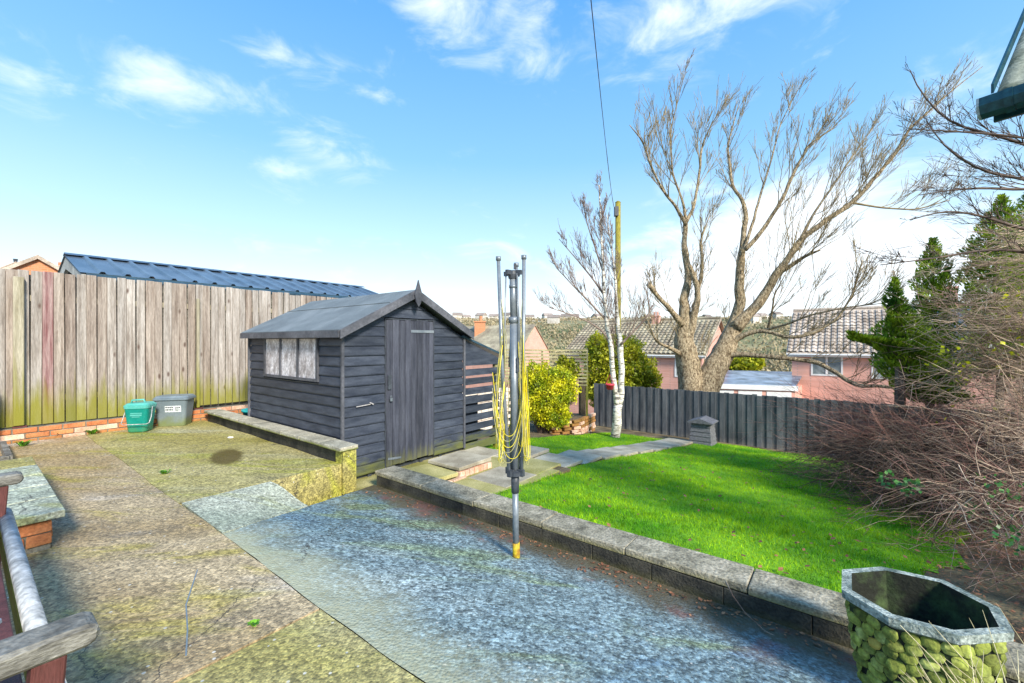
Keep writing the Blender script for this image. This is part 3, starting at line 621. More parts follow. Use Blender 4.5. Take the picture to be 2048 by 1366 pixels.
while z < gable_top(3.68) - .03:
    z1 = z + bh
    # front, cut by the gable slope
    def span(zz):
        if zz <= ZE_: return SA0 + .0, SA1
        d = .97 * (1 - (zz - ZE_) / (ZRG - .10 - ZE_)); return 3.68 - d, 3.68 + d
    l0, r0 = span(z)
    if l0 < r0 - .02:
        segs = [(l0, min(DA0 - .012, r0)), (DA1 + .012, r0)] if z < DZ1 - .02 else [(l0, r0)]
        for s0, s1 in segs:
            if s1 - s0 < .03: continue
            s0_, s1_ = s0 + rnd(0, .002), s1
            if z1 > ZE_:
                # clip: split polygon as board with slanted ends
                mbx = MB(); o = nF
                def lim(a, zt): return min(zt, gable_top(a))
                pts = [(s0_, z), (s1_, z)]
                L1, R1 = span(min(z1, gable_top(3.68) - .001)); sr = min(s1_, R1) if s1_ > 3.68 else s1_; sl = max(s0_, L1) if s0_ < 3.68 else s0_
                if sr > sl: pts += [(sr, min(z1, gable_top(3.68)) - .004), (sl, min(z1, gable_top(3.68)) - .004)]
                f3 = [W(a, SB0, zz) + nF * (.013 if i < 2 else .001) for i, (a, zz) in enumerate(pts)]
                mbx.prism([p + nF * -.02 for p in f3][::-1], nF * .02); mbx.build('cladding_board', m_black, shed)
            else: clad(s0_, s1_, SB0, SB0, z, z1, nF)
    # side with the window
    if z < ZE_ - .02:
        t = min(z1, ZE_)
        if z > WZ0 - .10 and z < WZ1:
            clad(SA0, SA0, WB0 - .04, SB0 + .0, z, t, nS); clad(SA0, SA0, SB1, WB1 + .04, z, t, nS)
            if z < WZ0 and z + bh > WZ0: clad(SA0, SA0, WB1 + .035, WB0 - .035, z, WZ0 - .035 if z + .02 < WZ0 - .035 else z + .02, nS)
        else: clad(SA0, SA0, SB1, SB0, z, t, nS)
        clad(SA1, SA1, SB0, SB1, z, t, U)
        clad(SA1, SA0, SB1, SB1, z, t, V)
    z += bh; row += 1
m = MB(); m.prism([W(SA0, SB1 - .02, ZE_), W(SA1, SB1 - .02, ZE_), W(3.68, SB1 - .02, gable_top(3.68))], V * .03); m.build('rear_gable', m_black, shed)
# corner trims
for (a, b) in ((SA0 - .018, SB0 - .018), (SA1 + .018, SB0 - .018), (SA0 - .018, SB1 + .018), (SA1 + .018, SB1 + .018)):
    piece('corner_strip', boxmesh('corner_strip', .034, .034, ZE_ - ZS0 - .01, m_trim, .004), shed, W(a, b, ZS0))
# door: vertical tongue and groove boards
door = thing('door', None, None, W(3.67, SB0 - .02, -1.57)); del_ = None
WMX[door.name] = Matrix.Translation(W(3.67, SB0 - .02, -1.57)); reg(door, WMX[door.name].copy(), shed)
nb = 8; wdt = (DA1 - DA0) / nb
for k in range(nb):
    mb_ = piece('door_board', boxmesh('door_board', wdt - .004, .022, DZ1 + 1.57 - .01, m_door, .003), door, W(DA0 + wdt * (k + .5), SB0 - .012 - .002 * (k % 2), -1.565 + rnd(-.006, .006)))
m = MB(); m.bar(W(3.66, SB0 - .03, .135), W(4.055, SB0 - .03, .135), .006, .035); m.bar(W(3.3, SB0 - .03, -1.47), W(3.5, SB0 - .03, -1.49), .006, .025); m.build('hinge', m_metal, door)
m = MB(); m.box(3.295, 3.345, SB0 - .045, SB0 - .028, -.60, -.42); m.build('bolt_plate', m_plast, door)
m = MB(); m.lathe(W(3.335, SB0 - .05, -.73), [(.0, -.02), (.018, -.018), (.020, .018), (.0, .02)], 10); m.tube([W(3.325, SB0 - .05, -.715), W(3.327, SB0 - .05, -.68), W(3.343, SB0 - .05, -.68), W(3.345, SB0 - .05, -.715)], .004, 5); m.build('padlock', m_metal, door)
m = MB(); m.box(DA0 - .014, DA0 - .004, SB0 - .02, SB0 - .0, -1.58, DZ1); m.box(DA1 + .004, DA1 + .014, SB0 - .02, SB0, -1.58, DZ1); m.box(DA0 - .014, DA1 + .014, SB0 - .02, SB0, DZ1 + .0, DZ1 + .012); m.build('door_frame', m_plast, door)
m = MB(); m.bar(W(2.86, SB0 - .03, -.765), W(3.05, SB0 - .03, -.755), .006, .010); m.bar(W(3.04, SB0 - .035, -.735), W(3.09, SB0 - .03, -.76), .014, .014); m.build('hook', mat('pale worn hook', (.30, .28, .28), (.42, .40, .40), rand=0), shed)
# window
win = thing('window', None, None, W(SA0 - .01, 5.85, WZ0)); reg(win, Matrix.Translation(W(SA0 - .01, 5.85, WZ0)), shed)
m = MB()
for k in range(4):
    b = WB0 + (WB1 - WB0) * k / 3; m.box(SA0 - .028, SA0 + .03, b - .020, b + .020, WZ0 - .0, WZ1)
m.box(SA0 - .030, SA0 + .03, WB0 - .035, WB1 + .035, WZ0 - .034, WZ0 - .001); m.box(SA0 - .030, SA0 + .03, WB0 - .035, WB1 + .035, WZ1 + .001, WZ1 + .025); m.build('window_frame', m_trim, win)
for k in range(3):
    b0 = WB0 + (WB1 - WB0) * k / 3 + .021; b1 = WB0 + (WB1 - WB0) * (k + 1) / 3 - .021
    m = MB(); m.box(SA0 - .012, SA0 - .008, b0, b1, WZ0 + .0, WZ1); m.build('pane', m_dusty, win)
# roof
OV = .11; RF, RBk = SB0 - .10, SB1 + .09
def rpt(a, b): # roof plane top
    return W(a, b, ZRG + .02 - (abs(a - 3.68)) * (ZRG + .02 - .135) / 1.07)
roof = None
for sgn, eave in ((-1, 2.61), (1, 4.75)):
    m = MB(); n_ = Vector((0, 0, -.03))
    q = [rpt(3.68, RF), rpt(eave, RF), rpt(eave, RBk), rpt(3.68, RBk)]
    m.prism(q if sgn < 0 else q[::-1], n_); roof_o = m.build('roof', m_felt, shed)
    if sgn < 0:
        for t in (.36,):
            ax = 3.68 - 1.07 * t; m = MB(); p0 = rpt(ax, RF + .01) + Vector((0, 0, .002)); p1 = rpt(ax, RBk) + Vector((0, 0, .002)); m.bar(p0, p1, .02, .006, Vector((0, 0, 1))); m.build('felt_lap', m_felt, roof_o)
    # bargeboard
    m = MB(); p0 = rpt(3.68, RF - .02); p1 = rpt(eave - sgn * -.01, RF - .02); dz = Vector((0, 0, .105))
    q = [p0 + Vector((0, 0, .004)), p0 - dz, p1 - dz * .95, p1 + Vector((0, 0, .004))]
    m.prism(q if sgn > 0 else q[::-1], V * -.02 if sgn > 0 else V * -.02); m.build('bargeboard', m_trim, shed, bevel=.002)
    m = MB(); m.box(min(eave, eave + sgn * .018), max(eave, eave + sgn * .018), RF + .0, RBk, .045, .125); m.build('eave_board', m_trim, shed)
m = MB(); c = W(3.68, RF - .045, 0)
fp = [(-.035, .50), (-.062, .60), (-.045, .66), (-.03, .70), (-.012, .755), (0, .80), (.012, .755), (.03, .70), (.045, .66), (.062, .60), (.035, .50), (0, .45)]
m.prism([W(3.68 + x, RF - .042, zz) for x, zz in fp], V * -.022); m.build('finial', m_trim, shed)
m = MB()
for k in range(3): m.box(SA0 + .1, SA1 - .05, SB0 + .05 + k * .9, SB0 + .12 + k * .9, -1.655, -1.60)
for a in (3.05, 3.45, 3.85, 4.2): m.box(a, a + .05, SB0 + .02, SB0 + .3, -1.66, -1.60)
m.build('bearer', m_plast, shed)

# log store leaning on the shed
ls = thing('log_store', 'slatted dark timber lean-to store against the right side of the shed', 'log store', W(5.07, 4.9, -1.7))
for k, zz in enumerate(np.arange(-1.66, -.42, .142)):
    m = MB(); w_ = .105 + rnd(-.006, .006); zz += rnd(-.006, .006); m.prism([W(4.69, SB0 - .005, zz), W(5.51, SB0 - .005, zz + rnd(-.012, .012)), W(5.51, SB0 - .005, zz + w_), W(4.69, SB0 - .005, zz + w_)], V * .02); m.build('slat', m_black, ls)
m = MB(); m.prism([W(4.69, SB0 - .006, -.37), W(5.51, SB0 - .006, -.37), W(5.51, SB0 - .006, -.27), W(4.69, SB0 - .006, .02)], V * .02); m.build('side_panel', m_black, ls)
m = MB(); p0, p1 = W(4.62, 5.0, .08), W(5.58, 5.0, -.245); m.prism([W(4.62, SB0 - .06, .06), W(5.60, SB0 - .06, -.25), W(5.60, SB0 - .06, -.22), W(4.62, SB0 - .06, .09)], V * 1.0); m.build('roof', m_gutter, ls)
for (a, b) in ((5.47, SB0 + .05), (5.47, 5.45)):
    m = MB(); m.box(a - .03, a + .03, b - .03, b + .03, -1.84, -.28); m.build('post', m_fence2 if b < 5 else m_black, ls)
m = MB()
for zz in np.arange(-1.6, -.4, .2): m.box(4.72, 5.46, 5.40, 5.42, zz, zz + .10)
m.box(5.49, 5.51, SB0 + .1, 5.5, -1.6, -1.5); m.build('back_panel', m_black, ls)
m = MB(); m.box(4.7, 5.10, SB0 + .10, SB0 + .115, -1.6, -.85); m.build('backing_board', m_black, ls)

# wall with coping along the shed
sw = thing('coped_wall', 'low wall with flat mossy coping between the upper patio and the shed side', 'wall', W(2.56, 6.2, ZU))
m = MB(); m.box(2.515, 2.64, 4.24, 8.3, -1.95, -1.165); m.build('blockwork', m_wall, sw)
m = MB(); m.box(2.50, 2.655, 4.215, 4.235, -1.62, -1.17); m.box(2.50, 2.512, 4.236, 4.36, -1.62, -1.17); m.build('end_render', m_concg, sw)
b = 4.19; L_ = .455
while b < 8.25:
    m_ = None; me = boxmesh('coping_stone', .215, L_ - .006, .045, m_copmoss, .006, .002)
    piece('coping_stone', me, sw, W(2.565 + rnd(-.003, .003), b + L_ / 2, -1.165 + rnd(0, .003))); b += L_

# garden wall in the foreground
gw = thing('garden_wall', 'low dark retaining wall with speckled stone coping in front of the lawn', 'wall', W(2.98, 1.5, ZL))
blk = [boxmesh('wall_block', .440, .10, .20, m_wall, .004, .002) for _ in range(3)]
bb = 4.02; k = 0
m = MB(); m.box(2.90, 3.08, -3.0, 4.10, -1.95, -1.493); m.build('blockwork', m_wall, gw)
while bb > -2.8:
    piece('wall_block', blk[k % 3], gw, W(2.905 + rnd(-.002, .002), bb - .1, -1.694), UA + R(90)); bb -= .443; k += 1
cps = [.66, .60, .62, .58, .64]
bb = 4.17; k = 0
while bb > -2.8:
    L_ = cps[k % 5] + .12; me = boxmesh('coping_stone', .265, L_ - .004, .050, m_coping, .006, .002)
    piece('coping_stone', me, gw, W(2.985 + rnd(-.003, .003), bb - L_ / 2, -1.492 + rnd(0, .004)), UA + R(rnd(-.3, .3))); bb -= L_; k += 1

# stepping slabs at the shed door
st = thing('slab_step', 'raised mossy paving slabs on a brick edge outside the shed door', 'step', W(3.7, 4.0, -1.64))
piece('paving_slab', boxmesh('paving_slab', .60, .56, .05, m_slabmoss, .006, .004), st, W(3.38, 3.96, -1.60), UA, R(1), R(1.5))
piece('paving_slab', boxmesh('paving_slab', .60, .56, .05, m_slab, .006, .004), st, W(3.99, 3.965, -1.56), UA + R(1), R(.5), R(0))
m = MB(); m.box(3.72, 4.27, 3.74, 4.2, -1.9, -1.565); m.build('mortar', m_mortar, st)
for k in range(7):
    piece('brick', boxmesh('brick', .075, .10, .16, m_brick_pale, .006, .004), st, W(3.74 + k * .082, 3.715, -1.73))
for k in range(3): piece('brick', me_b[2], st, W(3.2 + k * .23, 3.66, -1.68), UA, scale=(1, .6, .9))

# paved path over the lawn
PATH = bpy.data.objects.new('path', None); 
mb = MB(); mb.box(3.15, 4.9, 2.85, 4.2, -1.95, -1.655); PATH = mb.build('path', m_soil, None, kind='structure')
def pathb(a): return 3.25 + .09 * math.sin((a - 3) * .75) - (.03 * max(0, a - 6)) ** 1
slm = [boxmesh('paving_slab', .592, .60, .045, mt, .006, .005) for mt in (m_slab, m_slab, m_slabmoss)]
a = 3.47; k = 0
while a < 10.3:
    zz = gz(a, pathb(a)) + (.015 if a > 5 else -.0) + rnd(-.004, .004); sl = math.atan(.113) if a > 6 else 0
    zz = max(zz, -1.66) if a < 4.8 else zz
    piece('paving_slab', slm[2] if a < 5.2 and k % 2 == 0 else slm[k % 2], PATH, W(a, pathb(a), zz - .02), UA + R(rnd(-1.2, 1.2)), R(rnd(-.6, .6)), sl + R(rnd(-.4, .4)))
    if a < 4.4: piece('paving_slab', slm[2], PATH, W(a + .02, pathb(a) + .61 if a < 3.2 else pathb(a) - 0.0, zz - .5))
    a += .60; k += 1
for (a, b) in ((4.75, 3.95), (5.3, 3.93), (4.7, 4.3)):
    piece('paving_slab', slm[1], PATH, W(a, b, max(gz(a, b), -1.7) + .0), UA + R(rnd(-2, 2)))

# ---------------------------------------------------------------- lawn
def lawn_in(a, b):
    w = .08 * mnoise.noise(Vector((a * 1.3, b * 1.3, 3)))
    pb = pathb(a)
    if a < 3.11 or a > 10.95 + w * 3: return False
    if b < pb - .31 + w * .4: return b > -.45 - .14 * (a - 3) + .3 * mnoise.noise(Vector((a * 1.1, 5, 0))) + w * 2 + .05 * max(0, a - 8)
    if b > pb + .31 - w * .4: return a > 4.95 + w and b < 5.05 + w * 3 - .12 * max(0, a - 7) and a < 10.1 + w * 3 + .0 * b
    return False
lz = lambda a, b: gz(a, b) + .006
As = np.arange(3.11, 11.3, .1); Bs = np.arange(-6, 6.2, .1)
vs = []; fs = []; ix = {}
def gv(i, j):
    if (i, j) not in ix: ix[i, j] = len(vs); vs.append(W(As[i], Bs[j], lz(As[i], Bs[j])))
    return ix[i, j]
for i in range(len(As) - 1):
    for j in range(len(Bs) - 1):
        if lawn_in(As[i] + .05, Bs[j] + .05): fs.append((gv(i, j), gv(i + 1, j), gv(i + 1, j + 1), gv(i, j + 1)))
m = MB(); m.add(vs, fs); m.build('lawn', m_lawn, None, True, kind='structure')
def grass(n, amin, amax, bmin, bmax, hmin, hmax, wd, near=1.0):
    out = []
    a = rng.uniform(amin, amax, n); b = rng.uniform(bmin, bmax, n)
    X = UX * a - UY * b; Y = UY * a + UX * b
    d = np.hypot(X, Y); keep = (rng.random(n) < np.minimum(1, (near / d) ** 1.2)) & (X / np.maximum(Y, .1) < 1.15)
    a, b = a[keep], b[keep]
    ok = np.array([lawn_in(x, y) for x, y in zip(a, b)]); a, b = a[ok], b[ok]
    zz = np.array([gz(x, y) for x, y in zip(a, b)]) + .002
    X = UX * a - UY * b; Y = UY * a + UX * b; n = len(a); th = rng.uniform(0, 2 * np.pi, n); sc = 1 + .08 * np.hypot(X, Y)
    h = rng.uniform(hmin, hmax, n) * (1 + .3 * np.sin(a * 3.1) * np.sin(b * 2.7)); w = wd * sc; ln = rng.uniform(.1, .9, n) * h; la = rng.uniform(0, 2 * np.pi, n)
    v = np.zeros((n, 3, 3)); v[:, 0] = np.stack([X - np.cos(th) * w, Y - np.sin(th) * w, zz], 1); v[:, 1] = np.stack([X + np.cos(th) * w, Y + np.sin(th) * w, zz], 1)
    v[:, 2] = np.stack([X + np.cos(la) * ln, Y + np.sin(la) * ln, zz + h], 1); return v.reshape(-1, 3)
gv_ = np.concatenate([grass(330000, 3.11, 11.1, -3.5, 5.4, .018, .042, .0022, 4.2)])
np_obj('grass', gv_, 3, m_grass, None, 'stuff')['label'] = 'bright green mown lawn grass'

# ---------------------------------------------------------------- black fence at the garden's end
bf = thing('black_fence', 'dark stained vertical board fence across the far end of the lawn', 'fence', W(11.3, 1.5, -2.43))
fm = [boxmesh('fence_board', .106, .018, 1.2, m_blackfence, .003) for _ in range(3)]
b = 5.75; k = 0
while b > -2.6:
    if b > -2.2 or True:
        piece('fence_board', fm[k % 3], bf, W(11.3 + (.0185 if k % 2 else 0), b, -2.44 + rnd(-.006, .006) + .012 * b * .3), UA + R(90) + R(rnd(-2, 2)), scale=(rnd(.96, 1.04), 1, rnd(.99, 1.01)))
    b -= .0985; k += 1
m = MB(); m.box(11.33, 11.37, -2.7, 5.8, -1.55, -1.47); m.box(11.33, 11.37, -2.7, 5.8, -2.25, -2.17); m.build('rail', m_blackfence, bf)

# beehive-shaped composter
cz = gz(10.36, 2.67)
cp = thing('beehive_composter', 'small grey beehive-shaped wooden composter at the end of the path', 'composter', W(10.36, 2.6, cz))
for k in range(5):
    m = MB(); w0 = .245 - k * .009; z0 = cz + .01 + k * .098
    w1 = w0 - .022
    lo = [W(10.36 + sx * w0, 2.6 + sy * w0, z0) for sx, sy in ((-1, -1), (1, -1), (1, 1), (-1, 1))]; hi = [W(10.36 + sx * w1, 2.6 + sy * w1, z0 + .095) for sx, sy in ((-1, -1), (1, -1), (1, 1), (-1, 1))]
    m.add(lo + hi, [(3, 2, 1, 0), (4, 5, 6, 7), (0, 1, 5, 4), (1, 2, 6, 5), (2, 3, 7, 6), (3, 0, 4, 7)]); m.build('tier', m_compost, cp, bevel=.004)
m = MB(); zt = cz + .50; m.prism([W(10.36 - .27, 2.6 - .27, zt), W(10.36 - .27, 2.6 + .27, zt), W(10.36 - .27, 2.6 + .27, zt + .02), W(10.36 - .27, 2.6, zt + .11), W(10.36 - .27, 2.6 - .27, zt + .02)], U * .54); m.build('lid', m_compost, cp)

# ---------------------------------------------------------------- brick raised bed with paving slab top, left
rb = thing('brick_plinth', 'low orange brick plinth topped with pale paving slabs beside the bench', 'plinth', W(0, 4.9, ZU))
m = MB(); m.box(-1.3, .355, 3.955, 5.9, ZU - .01, -1.105); m.build('mortar', m_mortar, rb)
for row in range(2):
    for k in range(6):
        x = (.25 if row else .135) - k * .228
        piece('brick', boxmesh('brick', .218, .10, .068, m_brick, .005, .003), rb, W(x, 3.99, ZU + .035 + row * .078))
    if row == 0: piece('brick', boxmesh('brick', .105, .10, .068, m_brick, .005, .003), rb, W(.305, 3.99, ZU + .035))
    for k in range(8):
        piece('brick', me_b[0], rb, W(.325, 4.17 + k * .226 + (.1 if row else 0), ZU + .035 + row * .078), UA + R(90), scale=(1, 1, 1.08))
m = MB(); m.box(-1.3, .36, 3.96, 5.88, ZU, ZU + .03); m.build('footing', m_wall, rb)
for k in range(5):
    for j in range(3):
        b0 = 3.90 + k * .404; mt = m_concl if (k < 4) else m_lawn
        piece('paving_slab', boxmesh('paving_slab', .63, .392, .045, [m_rail, m_slab, m_concl, m_concl, m_slabmoss][k] if False else [m_paleslab, m_paleslab, m_paleslab, m_paleslab, m_mossslab][k], .004, .002) if 'm_paleslab' in globals() else
              boxmesh('paving_slab', .63, .392, .045, m_concl if k < 4 else m_concg, .004, .002), rb, W(.10 - j * .636, b0 + .196, -1.105 + .001 * k))
tb = thing('timber_edging', 'old dark timber bed edging by the fence foot at far left', 'edging', W(-.2, 7.2, ZU))
m = MB(); m.bar(W(-1.4, 7.05, ZU + .04), W(.33, 7.05, ZU + .04), .05, .09); m.build('board', m_oldwood, tb); m = MB(); m.bar(W(.33, 7.05, ZU + .04), W(.33, 8.15, ZU + .04), .05, .09); m.build('board', m_oldwood, tb)

# ---------------------------------------------------------------- bench at the lower left
be = thing('garden_bench', 'weathered maroon wooden garden bench seen end-on at the lower left edge', 'bench', W(-.1, 1.9, ZU))
ARM = []
for bpos, zt in ((1.435, -.655), (3.30, -.655)):
    # arm: rounded front end
    m = MB(); zz = zt - .055; y0, y1 = bpos - .045, bpos + .045; a_end = (.205 if bpos < 2 else .20)
    prof = [(-.6, zz), (a_end - .015, zz), (a_end, zz + .014), (a_end + .003, zz + .035), (a_end - .012, zz + .052), (-.6, zz + .055)]
    m.prism([W(x, y0, q) for x, q in prof], V * .09); m.build('armrest', m_oldwood, be, bevel=.008)
    m = MB(); m.bar(W(.125, bpos, zz), W(.085, bpos, ZU), .07, .055, V.cross(Vector((0, 0, 1)))); m.build('front_leg', m_maroon, be, bevel=.004)
    m = MB(); m.bar(W(-.52, bpos, .0 - .35), W(-.45, bpos, ZU), .06, .06, V.cross(Vector((0, 0, 1)))); m.build('rear_leg', m_maroon, be, bevel=.004)
    m = MB(); m.bar(W(-.5, bpos, -.92), W(.06, bpos, -.92), .05, .07); m.build('side_rail', m_maroon, be, bevel=.004)
m = MB(); m.tube([W(.145, 1.40, -.875), W(.145, 3.40, -.875)], .026, 10); m.build('front_rail', m_rail, be, True)
m = MB(); m.bar(W(.135, 1.42, -.95), W(.135, 3.38, -.95), .03, .09); m.build('apron', mat('green algae timber', (.05, .07, .01), (.10, .13, .02), rand=0), be)
for k in range(4):
    m = MB(); m.bar(W(.06 - k * .095, 1.38, -.868), W(.06 - k * .095, 3.35, -.868), .078, .022); m.build('seat_slat', m_maroon, be, bevel=.003)
for k in range(9):
    m = MB(); m.bar(W(-.46, 1.5 + k * .22, -.82), W(-.55, 1.5 + k * .22, -.42), .05, .018, U); m.build('back_slat', m_maroon, be)
m = MB(); m.bar(W(-.56, 1.38, -.40), W(-.56, 3.35, -.40), .04, .08); m.build('top_rail', m_maroon, be, bevel=.006)
m = MB(); m.lathe(W(.045, 1.435, -.60), [(.0, -.002), (.013, -.002), (.012, .004), (.0, .005)], 10); m.build('bolt_cap', m_metal, be)

# ---------------------------------------------------------------- food caddy and recycling box
def tapered(m, cx, cy, z0, z1, w0, d0, w1, d1, rz, r=.03, top=True):
    def ring(w, d, z):
        out = []; w /= 2; d /= 2
        for sx, sy, t0 in ((1, 1, 0), (-1, 1, 90), (-1, -1, 180), (1, -1, 270)):
            for k in range(4):
                t = R(t0 + k * 30); x = sx * (w - r) + r * math.cos(t); y = sy * (d - r) + r * math.sin(t)
                out.append(Vector((cx + x * math.cos(rz) - y * math.sin(rz), cy + x * math.sin(rz) + y * math.cos(rz), z)))
        return out
    a = ring(w0, d0, z0); b = ring(w1, d1, z1); n = len(a)
    m.add(a + b, [tuple(range(n - 1, -1, -1)), tuple(range(n, 2 * n))] + [(i, (i + 1) % n, n + (i + 1) % n, n + i) for i in range(n)])
c0 = P(282, 860, 1); yy = 1.3 / ((866 - 683) / F); c0 = Vector(((281 - 1024) / F * (yy + .12), yy + .12, ZU))
cad = thing('food_caddy', 'teal green food waste caddy with pale lid and wire handle by the fence', 'caddy', c0)
rz = R(16)
m = MB(); tapered(m, c0.x, c0.y, ZU + .015, ZU + .34, .23, .22, .29, .27, rz, .045); tapered(m, c0.x, c0.y, ZU + .0, ZU + .0149, .20, .19, .23, .22, rz, .045); m.build('body', m_green, cad, False, bevel=.004)
m = MB(); tapered(m, c0.x, c0.y, ZU + .341, ZU + .39, .305, .285, .315, .29, rz, .05); tapered(m, c0.x, c0.y, ZU + .3905, ZU + .42, .305, .28, .25, .23, rz, .05); m.build('lid', m_greenlid, cad, False, bevel=.005)
m = MB(); rt = Matrix.Rotation(rz, 4, 'Z')
def cl(x, y, z): return c0 + rt @ Vector((x, y, 0)) + Vector((0, 0, z))
m.tube([cl(-.10, -.02, .41), cl(-.09, -.02, .455), cl(.05, -.02, .46), cl(.07, -.02, .41)], .014, 6); m.build('lid_handle', m_greenlid, cad, True)
m = MB(); m.tube([cl(-.155, -.02, .36), cl(-.158, -.10, .22), cl(-.15, -.17, .145), cl(-.12, -.182, .13), cl(.15, -.182, .13), cl(.18, -.17, .145), cl(.175, -.10, .22), cl(.155, -.02, .36)], .006, 6); m.build('wire_handle', m_rail, cad, True)
m = MB()
for x0, x1, z0, z1 in ((-.06, .08, .27, .287), (-.065, .075, .24, .262), (-.045, .05, .22, .233)):
    y = lambda z: -.110 - .025 * z / .34 - .005
    m.add([cl(x0, y(z0), z0), cl(x1, y(z0), z0), cl(x1, y(z1), z1), cl(x0, y(z1), z1)], [(0, 1, 2, 3)])
m.build('printed_mark', m_greenlid, cad)
yy = 1.3 / ((852 - 683) / F); c1 = Vector(((350 - 1024) / F * (yy + .10), yy + .10, ZU))
box = thing('recycling_box', 'grey plastic recycling box with lid and white printed label beside the caddy', 'box', c1)
m = MB(); tapered(m, c1.x, c1.y, ZU + .0, ZU + .40, .36, .26, .43, .32, R(16), .04); m.build('body', m_greybox, box, bevel=.004)
m = MB(); tapered(m, c1.x, c1.y, ZU + .401, ZU + .432, .47, .36, .47, .36, R(16), .05); tapered(m, c1.x, c1.y, ZU + .4325, ZU + .465, .46, .35, .41, .30, R(16), .05); m.build('lid', m_greylid, box, bevel=.005)
def cl1(x, y, z): return c1 + rt @ Vector((x, y, 0)) + Vector((0, 0, z + .03))
m = MB()
def lb(m, x0, x1, z0, z1, d=.004):
    y = lambda z: -.13 - .03 * z / .40 - d
    m.add([cl1(x0, y(z0), z0), cl1(x1, y(z0), z0), cl1(x1, y(z1), z1), cl1(x0, y(z1), z1)], [(0, 1, 2, 3)])
lb(m, -.07, .14, .19, .285); m.build('printed_label', m_white, box)
m = MB()
for k in range(4): lb(m, -.062 + k * .026, -.042 + k * .026, .252, .272, .006)
for k in range(5): lb(m, -.062 + k * .020, -.048 + k * .020, .215, .240, .006)
for x0, x1, z0, z1 in ((.065, .072, .205, .27), (.08, .10, .245, .262), (.108, .128, .25, .268), (.08, .095, .205, .23), (.11, .118, .205, .238)): lb(m, x0, x1, z0, z1, .006)
m.build('printed_mark', m_plast, box)

# turquoise tub with blue bag behind the low wall
tp = W(2.95, 7.55, -1.42)
tub = thing('plastic_tub', 'turquoise round plastic tub behind the low wall at the shed corner', 'tub', tp)
m = MB(); m.lathe(tp, [(.13, 0), (.18, .30), (.20, .30), (.20, .335), (.185, .335), (.17, .29), (.12, .02)], 24); m.build('body', m_tub, tub, True)
m = MB(); q = tp + Vector((.1, .02, .2)); m.lathe(q, [(.10, 0), (.14, .1), (.11, .2), (.05, .28), (.02, .34)], 9, 1, .7); bag = m.build('plastic_bag', m_bluebag, None); tag(bag, 'crumpled blue plastic bag in the turquoise tub', 'bag')

# ---------------------------------------------------------------- rotary airer, folded
AY = 3.06; foot = P(1032, 1116, AY); air = thing('rotary_airer', 'folded grey rotary clothes airer with looped yellow lines standing in the patio', 'clothes airer', foot)
def A(px, py, dy=0): q = P(px, py, AY); return q + Vector((0, dy, 0))
m = MB(); m.tube([A(1032.5, 1122), A(1032.5, 1100), A(1032, 1085)], [.028, .027, .026], 14); m.build('ground_socket', m_rust, air, True)
m = MB(); m.tube([A(1032, 1090), A(1030.5, 980)], .0225, 14); m.build('lower_pole', m_metal, air, True)
m = MB(); m.tube([A(1030.5, 985), A(1030, 946)], [.028, .030], 14); m.build('sleeve', m_plast, air, True)
m = MB(); m.tube([A(1030, 948), A(1027, 640)], .0275, 14); m.build('mast', m_metal, air, True)
m = MB(); m.tube([A(1027, 641), A(1025.5, 548)], .024, 14); m.tube([A(1026.8, 646), A(1026.8, 634)], .034, 12); m.tube([A(1026, 576), A(1026, 570)], .028, 12); m.build('upper_mast', m_metal, air, True)
m = MB(); m.lathe(A(1030, 949), [(.03, -.005), (.058, 0), (.060, .025), (.03, .035)], 18)
for k in range(4):
    t = R(45 + 90 * k + 8); m.bar(A(1030, 943) + Vector((math.cos(t) * .03, math.sin(t) * .03, 0)), A(1030, 943) + Vector((math.cos(t) * .075, math.sin(t) * .075, 0)), .03, .045)
m.build('lower_hub', m_plast, air)
m = MB(); m.lathe(A(1025.5, 549), [(.03, -.03), (.036, 0), (.034, .022), (.012, .03)], 16)
for k in range(4):
    t = R(45 + 90 * k + 8); m.bar(A(1025.5, 543) + Vector((math.cos(t) * .03, math.sin(t) * .03, -.01)), A(1025.5, 543) + Vector((math.cos(t) * .075, math.sin(t) * .075, -.012)), .018, .032)
m.bar(A(1030, 538), A(1030, 528), .02, .02)
m.build('top_hub', m_plast, air)
arms = []
for k, (tx, ty, bx) in enumerate(((997, 522, 1018), (1047.5, 520, 1043), (1008, 700, 1024), (1034, 530, 1040))):
    dy0 = (-.02, -.03, -.07, .09)[k]; dy1 = (-.03, -.02, -.055, .055)[k]
    if k == 2: tx, ty = 1031, 560; dy0 = .10; bx = 1021; dy1 = .05
    if k == 3: tx, ty = 1033, 527; dy0 = .13; bx = 1038; dy1 = .06
    p0, p1 = A(bx, 940, dy1), A(tx, ty, dy0); mid = (p0 + p1) / 2 + Vector((-.01 if k == 0 else .004, 0, 0)); arms.append((p0, mid, p1))
    m = MB(); m.tube([p0, mid, p1], .0135 if k != 2 else .011, 10); m.tube([p1, p1 + Vector((0, 0, .028))], .019, 10); m.build('arm', m_metal, air, True)
for (x0, x1, y1, dy) in ((1012, 1007, 715, -.03), (1034, 1040, 720, -.03), (1033, 1037, 730, .08), (1026, 1018, 735, .07)):
    m = MB(); m.tube([A(x0, 548, dy), A((x0 + x1) / 2 + 1, 640, dy), A(x1, y1, dy)], .006, 6); m.build('strut', m_metal, air, True)
def armpt(k, py):
    p0, mid, p1 = arms[k]; z = (683 - py) / F * AY; t = (z - p0.z) / (p1.z - p0.z); return p0.lerp(p1, t)
ln_y = MB(); ln_o = MB()
